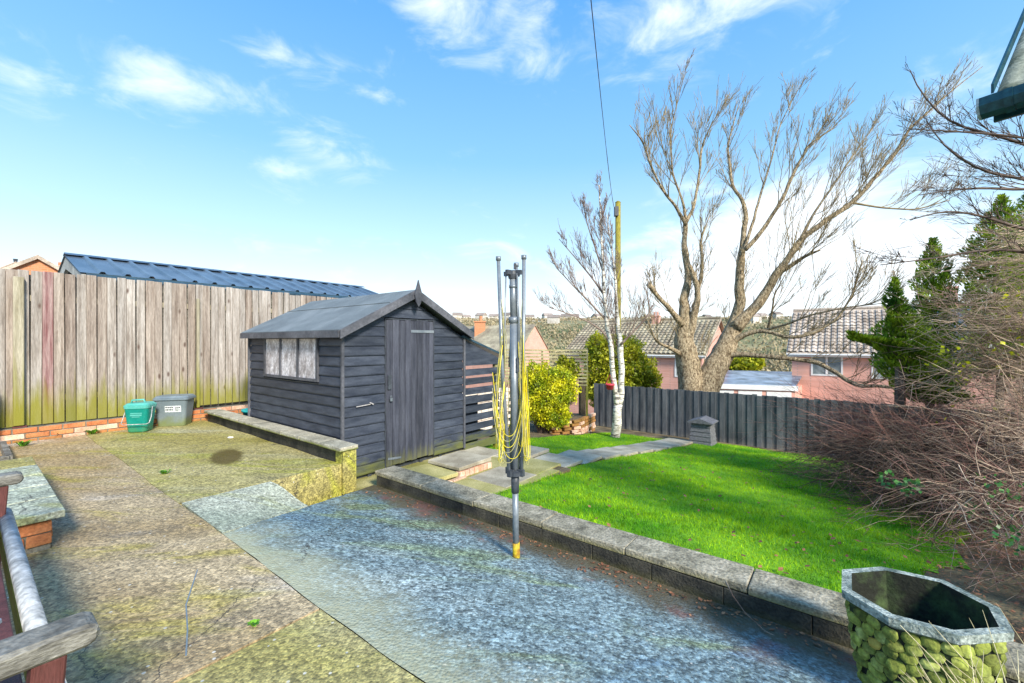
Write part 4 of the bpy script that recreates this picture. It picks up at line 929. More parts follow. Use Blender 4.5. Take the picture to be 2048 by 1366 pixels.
for k in range(64):
    side = random.random()
    a0, a1 = random.choice(((0, 2), (2, 1), (1, 3), (3, 0), (0, 0), (1, 1), (1, 1), (0, 0), (1, 3)))
    s0 = rnd(650, 800); s1 = s0 + rnd(-40, 60); low = min(925, s0 + rnd(110, 200)) if random.random() < .75 else rnd(880, 922)
    p, q = armpt(a0, s0), armpt(a1, s1); ctr = A(1030, 800)
    out = rnd(.008, .030) * (1.4 if a0 == a1 else 1); sgn = -1 if a0 in (0,) or a1 == 0 else 1
    outv = Vector((sgn * out, rnd(-.07, .05), 0)); zl = (683 - low) / F * AY; pts = []; wdt_ = rnd(.02, .075)
    for i in range(17):
        t = i / 16; base = p.lerp(q, t); w = 1 - abs(2 * t - 1) ** 3.2; w2 = math.sin(math.pi * t) ** .5
        pp = base + outv * w2; pp.z = p.z * (1 - t) + q.z * t; pp.z = pp.z + (zl - pp.z) * w
        if a0 == a1: pp = pp + Vector(((t - .5) * wdt_ * w2, (t - .5) * .04, 0))
        pts.append(pp)
    (ln_y if random.random() < (.8 if sgn > 0 else .45) else ln_o).tube(pts, .0022, 4)
for k in range(22):
    a0 = random.choice((0, 1, 2, 3)); s0 = rnd(545, 680); p = armpt(a0, s0); q = armpt(a0, rnd(720, 880)); ox = (-1 if a0 == 0 else 1) * -rnd(.012, .028)
    ln_o.tube([p, p.lerp(q, .3) + Vector((ox, -.01, 0)), p.lerp(q, .7) + Vector((ox, -.02, 0)), q], .0022, 4)
for k in range(6):                           # pale lines slung in front of the mast
    y = (868, 878, 890, 900, 912, 920)[k]; x0_, x1_ = rnd(984, 998), rnd(1044, 1060); hh = rnd(60, 150); (ln_o if k % 2 else ln_y).tube([A(x0_ + (x1_ - x0_) * (t / 14) , y - hh * abs(2 * t / 14 - 1) ** 2.6, -.075 + .03 * abs(2 * t / 14 - 1)) for t in range(15)], .0022, 4)
ln_y.build('yellow_line', m_yline, air, True); ln_o.build('faded_line', m_oline, air, True)
for x0, y0 in ((1008, 682), (1036, 715)):
    m = MB(); m.bar(A(x0, y0, -.03), A(x0 - .5, y0 + 28, -.03), .016, .02); m.build('slider', m_plast, air)

# ---------------------------------------------------------------- stone planter, lower right
ZP = -1.08; SC = 1.08 / 1.1
def PZ(px, py, z): Y = z / ((683 - py) / F); return P(px, py, Y)
rim_px = [(1684, 1139), (1763, 1133), (1888, 1160), (2001, 1217), (2029, 1265), (1921, 1272), (1777, 1234), (1683, 1178)]
rim = [PZ(x, y, ZP) for x, y in rim_px]
cen = sum(rim, Vector()) / 8
pl = thing('stone_planter', 'elongated octagonal mossy stone planter with grey rim and cobbled sides', 'planter', (cen.x, cen.y, -1.56))
ZB = -1.56
def ringp(s, z, off=0): return [Vector((cen.x + (p.x - cen.x) * s, cen.y + (p.y - cen.y) * s, z)) for p in rim]
m = MB(); r0, r1, r2, r3 = ringp(1, ZP), ringp(.86, ZP), ringp(.99, ZP - .035), ringp(.90, ZP - .05)
m.add(r0 + r1, [(i, i + 8, (i + 1) % 8 + 8, (i + 1) % 8) for i in range(8)])
m.add(r0 + r2, [(i, (i + 1) % 8, (i + 1) % 8 + 8, i + 8) for i in range(8)])
m.add(r2 + r3, [(i, (i + 1) % 8, (i + 1) % 8 + 8, i + 8) for i in range(8)])
o = m.build('rim', m_rim, pl)
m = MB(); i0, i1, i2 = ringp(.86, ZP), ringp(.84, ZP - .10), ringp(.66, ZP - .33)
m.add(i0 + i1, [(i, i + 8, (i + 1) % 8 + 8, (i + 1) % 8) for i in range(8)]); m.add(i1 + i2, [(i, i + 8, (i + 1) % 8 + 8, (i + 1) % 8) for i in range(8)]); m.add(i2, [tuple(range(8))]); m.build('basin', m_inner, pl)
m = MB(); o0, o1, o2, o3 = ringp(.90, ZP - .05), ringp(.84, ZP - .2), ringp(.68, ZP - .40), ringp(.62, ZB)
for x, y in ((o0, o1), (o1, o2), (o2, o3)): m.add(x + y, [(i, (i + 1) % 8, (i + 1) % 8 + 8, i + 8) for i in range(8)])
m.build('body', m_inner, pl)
def stone_mesh(mt, k):
    rs = random.Random(k); m = MB(); n = 8; v = [Vector((0, -.5, 0))]
    prof = ((.97, 0.0), (.90, -.35), (.55, -.85))
    fr = []
    ang = [2 * math.pi * i / n + rs.uniform(-.15, .15) for i in range(n)]; rad = [1 + rs.uniform(-.14, .08) for _ in range(n)]
    vs = []
    for s, d in prof:
        for i in range(n):
            c, s_ = math.cos(ang[i]), math.sin(ang[i]); q = max(abs(c), abs(s_)) ** .45
            vs.append(Vector((.5 * s * rad[i] * c / q, d, .5 * s * rad[i] * s_ / q)))
    vs.append(Vector((0, -1.0, 0))); m.add(vs, [(j * n + i, j * n + (i + 1) % n, (j + 1) * n + (i + 1) % n, (j + 1) * n + i) for j in range(2) for i in range(n)] + [(2 * n + i, 2 * n + (i + 1) % n, 3 * n) for i in range(n)])
    return m.mesh('stone', mt, True)
stm = [stone_mesh(m_planter, k) for k in range(6)] + [stone_mesh(m_planter_o, 9)]
edges = [(7, 0), (6, 7), (5, 6), (4, 5), (3, 4)]
def body_s(z):
    t = [(ZP - .05, .90), (ZP - .2, .84), (ZP - .40, .68), (ZB, .62)]
    for (z0, s0), (z1, s1) in zip(t, t[1:]):
        if z <= z0 and z >= z1: return s0 + (s1 - s0) * (z0 - z) / (z0 - z1)
    return .62
for (i, j) in edges:
    zr = ZP - .072; r_ = 0
    while zr > ZB + .02:
        s = body_s(zr); p0 = Vector((cen.x + (rim[i].x - cen.x) * s, cen.y + (rim[i].y - cen.y) * s, zr)); p1 = Vector((cen.x + (rim[j].x - cen.x) * s, cen.y + (rim[j].y - cen.y) * s, zr))
        Ld = (p1 - p0).length; nst = max(1, round(Ld / .062)); d = (p1 - p0).normalized(); ang = math.atan2(d.y, d.x)
        nrm = Vector((d.y, -d.x, 0))
        if nrm.dot(p0 - cen) < 0: ang += math.pi
        off = (.5 if r_ % 2 else 0) + rnd(-.15, .15)
        for k in range(nst):
            t = (k + .5 + (off if nst > 1 else 0) - (.25 if nst > 1 else 0)) / nst + rnd(-.02, .02)
            t = min(.97, max(.03, t))
            q = p0.lerp(p1, t); q.z += rnd(-.006, .006)
            piece('stone', random.choice(stm[:6] + [stm[0], stm[1], stm[6]] * (1 if random.random() < .4 else 0) + stm[:6]), pl, q, ang + R(rnd(-6, 6)), R(-14), R(rnd(-22, 22)), (Ld / nst * rnd(1.02, 1.22), rnd(.012, .019), .050 * rnd(.95, 1.2)))
        zr -= .043; r_ += 1
# dry grass growing in front of it
hay = MB()
for k in range(70):
    px = rnd(1890, 2080); Y = rnd(1.25, 1.62); base = P(px, 683, Y); base.z = -1.5
    h = rnd(.15, .5) * (1.0 if px > 1900 else .6); ln = rnd(-.25, .1); p1 = base + Vector((ln * .3, rnd(-.05, .05), h * .6)); p2 = base + Vector((ln, rnd(-.08, .08), h))
    hay.tube([base, p1, p2], [.0022, .0018, .0006], 4, False)
for px0, py0, px1, py1 in ((1965, 1220, 2030, 1366), (1800, 1250, 1960, 1366), (2035, 1300, 2040, 1380), (1880, 1310, 1960, 1380)):
    p1 = P(px0, py0, 1.42); p0 = P(px1, py1 + 60, 1.38); hay.tube([p0, p0.lerp(p1, .5) + Vector((0, 0, .01)), p1], [.002, .0017, .0008], 4, False)
h_ = hay.build('dry_grass', m_hay, None, True); tag(h_, 'dry straw-coloured grass tuft in front of the stone planter', 'dry grass')

# ---------------------------------------------------------------- corner of sheet roof with teal gutter, upper right
dr = Vector((.87, .5, 0)).normalized(); dg = Vector((.5, -.87, 0)).normalized(); E = P(1960, 205, 2.6)
sb = thing('roof_corner', 'mossy sheet roof corner with dark teal gutter jutting in at upper right', 'building', (E.x, E.y, -1.6))
def Q(g, r, z): return E + dg * g + dr * r + Vector((0, 0, z))
m = MB()
prof = [(-.0, .02), (-.005, -.03), (.02, -.075), (.06, -.095), (.10, -.08), (.125, -.03), (.13, .02), (.122, .02), (.115, -.03), (.09, -.07), (.06, -.083), (.03, -.068), (.006, -.03), (.006, .02)]
m.prism([Q(0.0, y - .02, z) for y, z in prof], dg * 4.5); m.build('gutter', m_tealgutter, sb, bevel=.001)
m = MB(); m.prism([Q(-.012, y - .02, z) for y, z in prof[:7]], dg * .0118); m.build('gutter_end', mat('pale worn plastic', (.22, .30, .34), (.36, .43, .46), rand=0), sb)
for gx in (.10, .42):
    m = MB(); m.prism([Q(gx, (y - .06) * 1.09 + .04, z * 1.08 - .0) for y, z in prof[:7]], dg * .035); m.build('gutter_bracket', m_tealgutter, sb)
m = MB(); m.prism([Q(.03, .12, -.10), Q(.03, .12, .045), Q(.03, .145, .05), Q(.03, .145, -.10)], dg * 4.4); m.build('fascia', m_tealgutter, sb)
m = MB(); pr = []; g0 = .06; n_ = 60
for i in range(n_ * 2 + 1): pr.append((g0 + i * .035, .022 * math.sin(i * math.pi / 2.2)))
RL = 1.3; tp_ = 1.03; nn = len(pr)
top0 = [Q(g_, .03, .030 + h) for g_, h in pr]; top1 = [Q(g_, .03 + RL, .030 + h + RL * tp_) for g_, h in pr]
lo0 = [p - Vector((0, 0, .012)) for p in top0]; lo1 = [p - Vector((0, 0, .012)) for p in top1]
m.add(top0 + top1, [(i, i + 1, nn + i + 1, nn + i) for i in range(nn - 1)]); m.add(lo0 + lo1, [(i + 1, i, nn + i, nn + i + 1) for i in range(nn - 1)])
m.add([top0[0], top1[0], lo1[0], lo0[0]], [(0, 1, 2, 3)]); m.add(top0 + lo0, [(i, nn + i, nn + i + 1, i + 1) for i in range(nn - 1)])
m.build('roof', m_corr, sb, True)
m = MB(); m.prism([Q(.045, .0, .03), Q(.045, RL, .03 + RL * tp_), Q(.045, RL, .085 + RL * tp_), Q(.045, .0, .085)], dg * .012); m.build('verge_trim', m_tealgutter, sb)
for gx in (.9, 3.9):
    m = MB(); m.bar(Q(gx, .3, -3.2), Q(gx, .3, .2), .1, .1); m.build('post', m_render, sb)

# ---------------------------------------------------------------- plants
def leaves(n, blobs, size, jitter=.25, shell=.55, elong=1.6, up=0.0):
    """n leaf faces in a union of ellipsoids (centre, (rx, ry, rz)); returns quad verts"""
    vol = np.array([r[0] * r[1] * r[2] for c, r in blobs]) ** .7; vol /= vol.sum(); out = []
    ids = rng.choice(len(blobs), n, p=vol); C = np.array([list(c) for c, r in blobs])[ids]; Rr = np.array([list(r) for c, r in blobs])[ids]
    d = rng.normal(size=(n, 3)); d /= np.linalg.norm(d, axis=1)[:, None]; rad = shell + (1 - shell) * rng.random(n) ** .7
    rad *= 1 + .18 * np.sin(d[:, 0] * 9 + ids) * np.cos(d[:, 2] * 8 + ids * 2) + rng.normal(size=n) * .05
    p = C + d * Rr * rad[:, None]
    t = rng.normal(size=(n, 3)) + d * .6; t[:, 2] += up; t /= np.linalg.norm(t, axis=1)[:, None]
    b = np.cross(t, rng.normal(size=(n, 3))); b /= np.linalg.norm(b, axis=1)[:, None]
    s = size * rng.uniform(.6, 1.3, n)[:, None]
    return np.stack([p - t * s * elong * .5, p + b * s * .5, p + t * s * elong * .5, p - b * s * .5], 1).reshape(-1, 3)
def shrub(name, label, cat, blobs, n, size, material, twig_m, base, ntw=120, elong=1.6, group=None, up=0.):
    t = thing(name, label, cat, base, group)
    np_obj('foliage', leaves(n, blobs, size, elong=elong, up=up), 4, material, t)
    m = MB()
    for k in range(ntw):
        c, r = random.choice(blobs); e = Vector(c) + Vector((rnd(-.8, .8) * r[0], rnd(-.8, .8) * r[1], rnd(-.8, .9) * r[2])); s = Vector(base) + Vector((rnd(-.1, .1), rnd(-.1, .1), 0))
        mid = s.lerp(e, .5) + Vector((0, 0, .1 * (e - s).length)); m.tube([s, mid, e], [.012, .008, .003], 4, False)
    m.build('stem', twig_m, t)
    return t
def B(px, py, Y, rpx, rpy, ry=None): c = P(px, py, Y); k = Y / F; return (c, (rpx * k, (ry if ry else rpx * k), rpy * k))
shrub('evergreen_bush', 'rounded yellow-green evergreen bush behind the airer beside the lawn', 'bush', [B(1095, 790, 9.9, 52, 45), B(1075, 760, 9.9, 38, 36), B(1120, 775, 10, 38, 42), B(1068, 800, 9.7, 28, 45), B(1105, 830, 9.7, 38, 26)], 24000, .034, m_leaf_y, m_darktwig, W(8.1, 5.45, gz(8.1, 5.45)), 160)
shrub('small_shrub', 'small bright green shrub against the trellis above the yellow bush', 'shrub', [B(1140, 740, 10.8, 22, 26), B(1128, 728, 10.8, 14, 20)], 1800, .05, m_leaf_g, m_darktwig, P(1140, 790, 10.8), 30)
shrub('green_hedge', 'tall yellow-green hedge behind the black fence and birch', 'hedge', [B(1210, 735, 14, 45, 50), B(1260, 745, 14.2, 52, 40), B(1195, 700, 14, 26, 35), B(1240, 700, 14.3, 45, 30), B(1295, 760, 14, 28, 30), B(1225, 780, 14, 60, 40)], 28000, .055, m_leaf_g, m_darktwig, P(1240, 870, 14), 120)
shrub('distant_evergreen', 'bright green rounded evergreen beyond the flat garage roof', 'bush', [B(1480, 732, 40, 36, 20), B(1500, 725, 40, 26, 17)], 3500, .22, m_leaf_g, m_darktwig, P(1480, 790, 40), 10)
# conifers right
def conifer(label, spine, n, size, group='conifers behind the shrubs on the right'):
    """spine: list of (px, py, Y, radius px)"""
    base = P(spine[-1][0], spine[-1][1], spine[-1][2]); base.z = -2.6
    t = thing('conifer', label, 'conifer', base, group); pts = [P(x, y, Y) for x, y, Y, r in spine]; rr = [r * Y / F for x, y, Y, r in spine]
    m = MB(); m.tube([base] + pts[::-1], [.09] + [max(.012, .05 * (1 - i / len(pts))) for i in range(len(pts))], 6); m.build('trunk', m_darktwig, t)
    vs = []; segl = [(pts[i] - pts[i + 1]).length * (rr[i] + rr[i + 1]) for i in range(len(pts) - 1)]; tot = sum(segl)
    for i in range(len(pts) - 1):
        k = int(n * segl[i] / tot); u_ = rng.random(k); a0 = np.array(pts[i]); a1 = np.array(pts[i + 1]); c = a0 + (a1 - a0) * u_[:, None]; r = rr[i] + (rr[i + 1] - rr[i]) * u_
        th = rng.random(k) * 2 * np.pi; q = c[:, 2] * 5
        rad = r * (.35 + .75 * rng.random(k) ** .5) * (1 + .32 * np.sin(q * 2.3 + th * 3) + .2 * np.sin(q * 5 + th * 5)); d = np.stack([np.cos(th), np.sin(th), np.full(k, .0)], 1)
        p = c + d * rad[:, None]; p[:, 2] += rad * .25
        tt = d * .8 + rng.normal(size=(k, 3)) * .35; tt[:, 2] += .9; tt /= np.linalg.norm(tt, axis=1)[:, None]; bb = np.cross(tt, rng.normal(size=(k, 3))); bb /= np.linalg.norm(bb, axis=1)[:, None]
        s = size * rng.uniform(.5, 1.4, k)[:, None]; vs.append(np.stack([p - tt * s, p + bb * s * .33, p + tt * s, p - bb * s * .33], 1).reshape(-1, 3))
    np_obj('crown', np.concatenate(vs), 4, m_conif, t)
conifer('slim dark conifer with pointed top, middle of the three', [(1866, 476, 8.5, 3), (1867, 500, 8.5, 10), (1866, 540, 8.5, 22), (1866, 600, 8.5, 26), (1870, 640, 8.5, 24), (1872, 700, 8.5, 26), (1880, 800, 8.5, 34)], 16000, .034)
conifer('tall bright-topped conifer at the right edge', [(2003, 390, 8, 3), (2002, 420, 8, 14), (1998, 470, 8, 30), (1992, 530, 8, 42), (1992, 620, 8, 48), (2000, 760, 8, 60)], 24000, .034)
conifer('dark conifer touching the right edge of the photo', [(2056, 385, 8.6, 3), (2054, 440, 8.6, 22), (2054, 520, 8.6, 32), (2054, 700, 8.6, 50)], 11000, .034)
conifer('low ragged conifer leaning left in front of the brick house', [(1790, 556, 5.9, 3), (1790, 600, 5.9, 13), (1796, 640, 5.9, 18), (1812, 680, 5.9, 38), (1812, 730, 5.9, 40), (1840, 780, 5.9, 40), (1860, 810, 5.9, 40)], 11000, .032)
conifer('drooping conifer branch reaching left across the brick house roof', [(1700, 664, 5.8, 3), (1722, 678, 5.8, 15), (1748, 688, 5.8, 28), (1770, 690, 5.8, 32), (1800, 710, 5.8, 32)], 3000, .034)

# bare trees ------------------------------------------------
def poly_px(lst, Y, drift=0.0):
    out = []; n = len(lst)
    for i, q in enumerate(lst): out.append(P(q[0], q[1], Y + drift * i / (n - 1)))
    return out
def resample(pts, rad, step):
    P_, R_ = [pts[0]], [rad[0]]
    for i in range(len(pts) - 1):
        L_ = (pts[i + 1] - pts[i]).length; n = max(1, int(L_ / step))
        for k in range(1, n + 1):
            t = k / n; P_.append(pts[i].lerp(pts[i + 1], t)); R_.append(rad[i] * (1 - t) + rad[i + 1] * t)
    # smooth
    for _ in range(2):
        P_ = [P_[0]] + [(P_[i - 1] + P_[i] * 2 + P_[i + 1]) / 4 for i in range(1, len(P_) - 1)] + [P_[-1]]
    return P_, R_
def grow(mbs, start, d, length, rad, level, up, curl=.25, ratio=.5, dens=5, minr=.003, bias=Vector()):
    n = max(3, int(5 * length / .6)) if level == 0 else 4; n = min(n, 8)
    pts = [start]; dd = d.normalized(); rr = [rad]
    for i in range(n):
        dd = (dd + Vector((rnd(-curl, curl), rnd(-curl, curl), rnd(-curl, curl))) * .6 + Vector((0, 0, up * .12)) + bias * .1).normalized()
        pts.append(pts[-1] + dd * length / n); rr.append(max(minr, rad * (1 - .8 * (i + 1) / n)))
    mbs[min(level, len(mbs) - 1)].tube(pts, rr, 5 if level == 0 else 3, False)
    if level < len(mbs) - 1 or level < 3 and len(mbs) == 3 and False:
        for k in range(dens):
            t = rnd(.2, 1); i = min(n - 1, int(t * n)); p = pts[i].lerp(pts[i + 1], t * n - i); base = (pts[i + 1] - pts[i]).normalized()
            side = Vector((rnd(-1, 1), rnd(-1, 1), rnd(-.4, 1))).normalized()
            grow(mbs, p, base * 1.0 + side * .55, length * ratio * rnd(.5, 1.15), max(minr, rad * .5), level + 1, up, curl, ratio, max(3, dens - 1), minr, bias)
def bare_tree(name, label, base, limbs, Y, bark, twigm, dens=3, blen=1.0, up=.6, bias=Vector(), minr=.004, levels=3, buds=0, spread=1.0, tr=.05, rs=1.0):
    t = thing(name, label, 'tree', base); tw = [MB() for _ in range(levels)]
    for li, (lst, dr_, nb_, lab) in enumerate(limbs):
        pts = poly_px(lst, Y, dr_); rad = [q[2] * (rs + (.86 - rs) * max(0, min(1, (q[2] - 10) / 14)) if rs < .7 else rs) * Y / F for q in lst]; p_, r_ = resample(pts, rad, .12)
        # knobbly
        p_ = [p + Vector((mnoise.noise(p * 3), mnoise.noise(p * 3 + Vector((9, 0, 0))), 0)) * min(.03, r * .5) for p, r in zip(p_, r_)]
        m = MB(); m.tube(p_, [r * (1 + .12 * mnoise.noise(p * 5)) for p, r in zip(p_, r_)], 9); m.build(lab, bark if rad[0] > .035 else twigm, t, True)
        n = len(p_)
        for k in range(nb_):
            u_ = rnd(.12, 1.0) ** .8; i = min(n - 2, int(u_ * (n - 1))); base_d = (p_[i + 1] - p_[i]).normalized()
            side = Vector((rnd(-1, 1), rnd(-1, 1), rnd(-.2, 1))).normalized() * spread; r0 = min(max(minr * 2, r_[i] * .45), tr)
            grow(tw, p_[i], base_d * 1.0 + side * .75, blen * rnd(.5, 1.25) * (1.15 - .72 * u_), r0, 0, up, .2, .6, dens, minr, bias)
    for i, m in enumerate(tw):
        if m.v: m.build('branches' if i == 0 else 'twigs', twigm, t, True, kind='stuff')
    return t
TY = 12.4
L = 'limb'
limbs = [
 ([(1380, 850, 36), (1386, 800, 32), (1382, 760, 28), (1372, 710, 26), (1366, 680, 23), (1370, 640, 18), (1368, 600, 13), (1378, 560, 12), (1372, 520, 11), (1368, 480, 9), (1372, 443, 8)], .2, 14, 'trunk'),
 ([(1372, 443, 7), (1387, 417, 5), (1400, 341, 4), (1404, 290, 3), (1420, 255, 2), (1438, 222, 1)], .5, 12, L),
 ([(1372, 450, 7), (1350, 410, 4.5), (1327, 383, 4), (1302, 332, 3.4), (1285, 281, 2.5), (1259, 250, 1.2)], -.8, 14, L),
 ([(1372, 445, 6), (1365, 400, 4), (1344, 345, 3), (1340, 264, 2), (1366, 160, .8)], -.2, 12, L),
 ([(1372, 690, 17), (1385, 640, 12), (1396, 600, 10), (1396, 575, 9), (1386, 548, 8), (1380, 530, 6)], -.3, 4, L),
 ([(1392, 590, 7), (1403, 555, 6), (1405, 515, 5), (1400, 480, 3.5), (1420, 430, 1.5)], -.5, 7, L),
 ([(1366, 650, 12), (1345, 625, 9), (1318, 595, 7), (1296, 568, 8)], -.6, 6, L),
 ([(1372, 715, 10), (1340, 695, 6), (1312, 685, 4), (1295, 640, 2)], -.6, 7, L),
 ([(1372, 850, 34), (1402, 800, 32), (1425, 745, 28), (1450, 700, 25), (1466, 660, 20), (1476, 630, 16), (1481, 600, 15), (1478, 555, 13), (1484, 520, 12), (1484, 494, 10), (1493, 430, 8), (1485, 400, 6), (1463, 370, 5), (1455, 290, 3), (1480, 200, 1)], .3, 24, 'trunk'),
 ([(1490, 500, 8), (1516, 472, 7), (1545, 430, 6), (1557, 413, 6), (1582, 358, 5), (1616, 290, 3.6), (1667, 256, 2)], -.6, 20, L),
 ([(1486, 505, 6), (1503, 455, 5), (1518, 400, 4), (1540, 330, 3), (1560, 250, 2), (1600, 170, 1)], .8, 12, L),
 ([(1470, 655, 18), (1500, 625, 15), (1530, 590, 14), (1552, 549, 12), (1574, 519, 10), (1603, 477, 9), (1650, 443, 8), (1710, 400, 7), (1752, 353, 5.5), (1794, 303, 4.5), (1816, 260, 3.8), (1854, 226, 3), (1900, 184, 2), (1965, 133, 1)], -1.6, 34, L),
 ([(1552, 549, 9), (1585, 530, 7), (1610, 512, 5), (1640, 500, 3)], -1.0, 8, L),
 ([(1603, 477, 6), (1625, 430, 4), (1660, 380, 3.4), (1700, 320, 2.6), (1750, 250, 1.4)], .6, 14, L),
 ([(1700, 405, 4), (1760, 415, 3), (1830, 420, 2.4), (1900, 400, 1.2)], -.8, 12, L),
 ([(1455, 690, 12), (1482, 672, 9), (1510, 662, 7), (1535, 661, 6), (1560, 672, 5.5), (1582, 676, 5.5), (1625, 668, 4.5), (1675, 638, 3.5), (1705, 590, 2.6), (1725, 520, 1.6)], -2.0, 14, L),
 ([(1535, 661, 5), (1545, 620, 3), (1548, 590, 2.4), (1570, 550, 1.2)], -1.0, 6, L),
 ([(1530, 660, 5), (1570, 650, 3.5), (1620, 630, 3), (1690, 615, 2), (1780, 605, 1)], -2.0, 9, L),
 ([(1440, 712, 12), (1480, 708, 9), (1525, 712, 7.5), (1590, 718, 7), (1640, 725, 7), (1672, 745, 6.5), (1700, 765, 6), (1725, 775, 6), (1750, 770, 4.5), (1800, 778, 4)], -2.6, 10, L),
]
bt = bare_tree('bare_tree', 'large bare many-stemmed tree behind the black fence, leaning right', P(1390, 880, TY), limbs, TY, m_bark, m_twig, dens=5, blen=1.55, up=.6, bias=Vector((.3, -.1, .15)), minr=.0046, tr=.013, rs=.58)
BY = 9.84
bl = [
 ([(1229, 884, 14), (1230, 868, 11), (1233, 835, 10.5), (1237, 808, 10)], 0, 0, 'trunk'),
 ([(1236, 815, 8), (1229, 790, 6.5), (1226, 745, 6), (1222, 695, 5.5), (1214, 650, 5), (1209, 600, 4), (1206, 540, 3.4), (1203, 480, 2.4), (1200, 420, 1.6), (1198, 370, .8)], -.1, 40, 'stem'),
 ([(1237, 812, 8), (1242, 785, 7), (1244, 735, 7), (1239, 690, 6.5), (1237, 650, 5), (1233, 600, 3.6), (1230, 550, 2.8), (1222, 490, 1.8), (1214, 430, .8)], .2, 30, 'stem'),
 ([(1222, 690, 3), (1205, 660, 2), (1170, 640, 1.5), (1130, 625, 1), (1098, 615, .6)], -.3, 9, 'limb'),
 ([(1212, 640, 3), (1185, 610, 2), (1150, 575, 1.5), (1112, 535, .8)], -.2, 12, 'limb'),
 ([(1208, 590, 2.5), (1180, 550, 1.8), (1150, 515, 1.3), (1118, 478, .7)], .3, 12, 'limb'),
 ([(1205, 540, 2.2), (1185, 480, 1.5), (1172, 440, 1), (1165, 400, .6)], -.3, 9, 'limb'),
 ([(1240, 690, 3), (1265, 665, 2.4), (1290, 640, 1.6), (1305, 610, .8)], -.3, 8, 'limb'),
]
bare_tree('birch_tree', 'slender two-stemmed silver birch with a red pot hung on it', P(1230, 880, BY), bl, BY, m_birch, m_birchtwig, dens=5, blen=.75, up=.75, bias=Vector((-.3, 0, .3)), minr=.0032, spread=.8, tr=.008, rs=.85)

# foreground dark branches top right (from a tree outside the frame)
fl = [
 ([(2200, 330, 4), (2048, 288, 3), (1960, 262, 2.6), (1900, 250, 2), (1850, 200, 1.6), (1830, 170, 1.3), (1820, 140, .8)], .4, 14, L),
 ([(2200, 300, 4), (2048, 275, 2.4), (1980, 268, 2), (1900, 262, 1.4), (1820, 258, .8)], -.3, 14, L),
 ([(2200, 420, 4), (2048, 355, 3), (1980, 350, 2.4), (1920, 320, 2), (1880, 290, 1.4), (1850, 235, .8)], .3, 14, L),
 ([(2200, 360, 4), (2048, 380, 2.6), (1960, 375, 2), (1900, 380, 1.5), (1840, 390, .8)], -.2, 14, L),
 ([(2200, 480, 4), (2048, 460, 3), (1960, 430, 2.2), (1890, 420, 1.6), (1820, 440, .8)], -.2, 14, L),
 ([(2200, 560, 4), (2048, 500, 3), (1960, 500, 2.2), (1880, 515, 1.6), (1760, 530, .8)], -.2, 14, L),
]
bare_tree('dark_twigged_tree', 'dark thin-twigged tree reaching in from the right above the shrubs', Vector((6.9, 4.6, -2)), fl, 4.2, m_darktwig, m_darktwig, dens=4, blen=.55, up=-.05, bias=Vector((-.5, 0, 0)), minr=.0016, spread=.8, tr=.006)

# shrubs on the right: thousands of thin stems
def stems(mbs, n, basef, dirf, lenf, rad, sag, curl=.12, subs=3, nseg=6, sublen=.45, tw=.0013):
    for k in range(n):
        p = basef(); d = dirf().normalized(); Ln = lenf(); pts = [p]; 
        for i in range(nseg):
            d = (d + Vector((rnd(-curl, curl), rnd(-curl, curl), rnd(-curl, curl) - sag))).normalized(); pts.append(pts[-1] + d * Ln / nseg)
        for q in pts:
            g_ = -1.5 - .113 * max(0, UX * q.x + UY * q.y - 3.1) + .02
            if q.z < g_: q.z = g_ + rnd(0, .05)
        mbs[0].tube(pts, [rad * (1 - .75 * i / nseg) for i in range(nseg + 1)], 3, False)
        for s in range(subs):
            i = random.randint(nseg // 3, nseg - 1); q = pts[i].copy(); dd = (pts[i + 1] - pts[i]).normalized() + Vector((rnd(-.8, .8), rnd(-.8, .8), rnd(-.7, .8))); dd.normalize(); l2 = Ln * sublen * rnd(.4, 1); sp = [q]
            for j in range(3): dd = (dd + Vector((rnd(-.25, .25), rnd(-.25, .25), rnd(-.25, .25)))).normalized(); sp.append(sp[-1] + dd * l2 / 3)
            mbs[1].tube(sp, [rad * .45, rad * .38, tw, tw * .7], 3, False)
# reddish spreading shrub
rs_ = thing('red_brown_shrub', 'dense reddish-brown leafless shrub spreading left over the lawn edge', 'shrub', (6.0, 5.3, -1.75))
ma, mb2 = MB(), MB()
stems([ma, mb2], 1650, lambda: Vector((rnd(5.2, 7.2), rnd(4.6, 6.4), rnd(-1.7, -1.15))), lambda: Vector((-1, rnd(-.25, .55), rnd(-.25, .30))), lambda: rnd(.6, 1.8), .0048, .012, .24, 8, 6, .30)
ma.build('stems', m_redtwig, rs_, True, kind='stuff'); mb2.build('twigs', m_redtwig, rs_, True, kind='stuff')
# low dark drooping twigs at its foot over the lawn
rs2 = thing('dark_underbrush', 'dark tangled twigs under the reddish shrub hanging over the grass', 'shrub', (5.0, 4.6, -1.7))
ma, mb2 = MB(), MB()
stems([ma, mb2], 420, lambda: Vector((rnd(4.2, 5.6), rnd(3.8, 5.2), rnd(-1.55, -.95))), lambda: Vector((-1, rnd(-.5, .3), rnd(-.6, .1))), lambda: rnd(.5, 1.3), .005, .03, .3, 6, 6, .42)
ma.build('stems', m_darktwig, rs2, True, kind='stuff'); mb2.build('twigs', m_darktwig, rs2, True, kind='stuff')
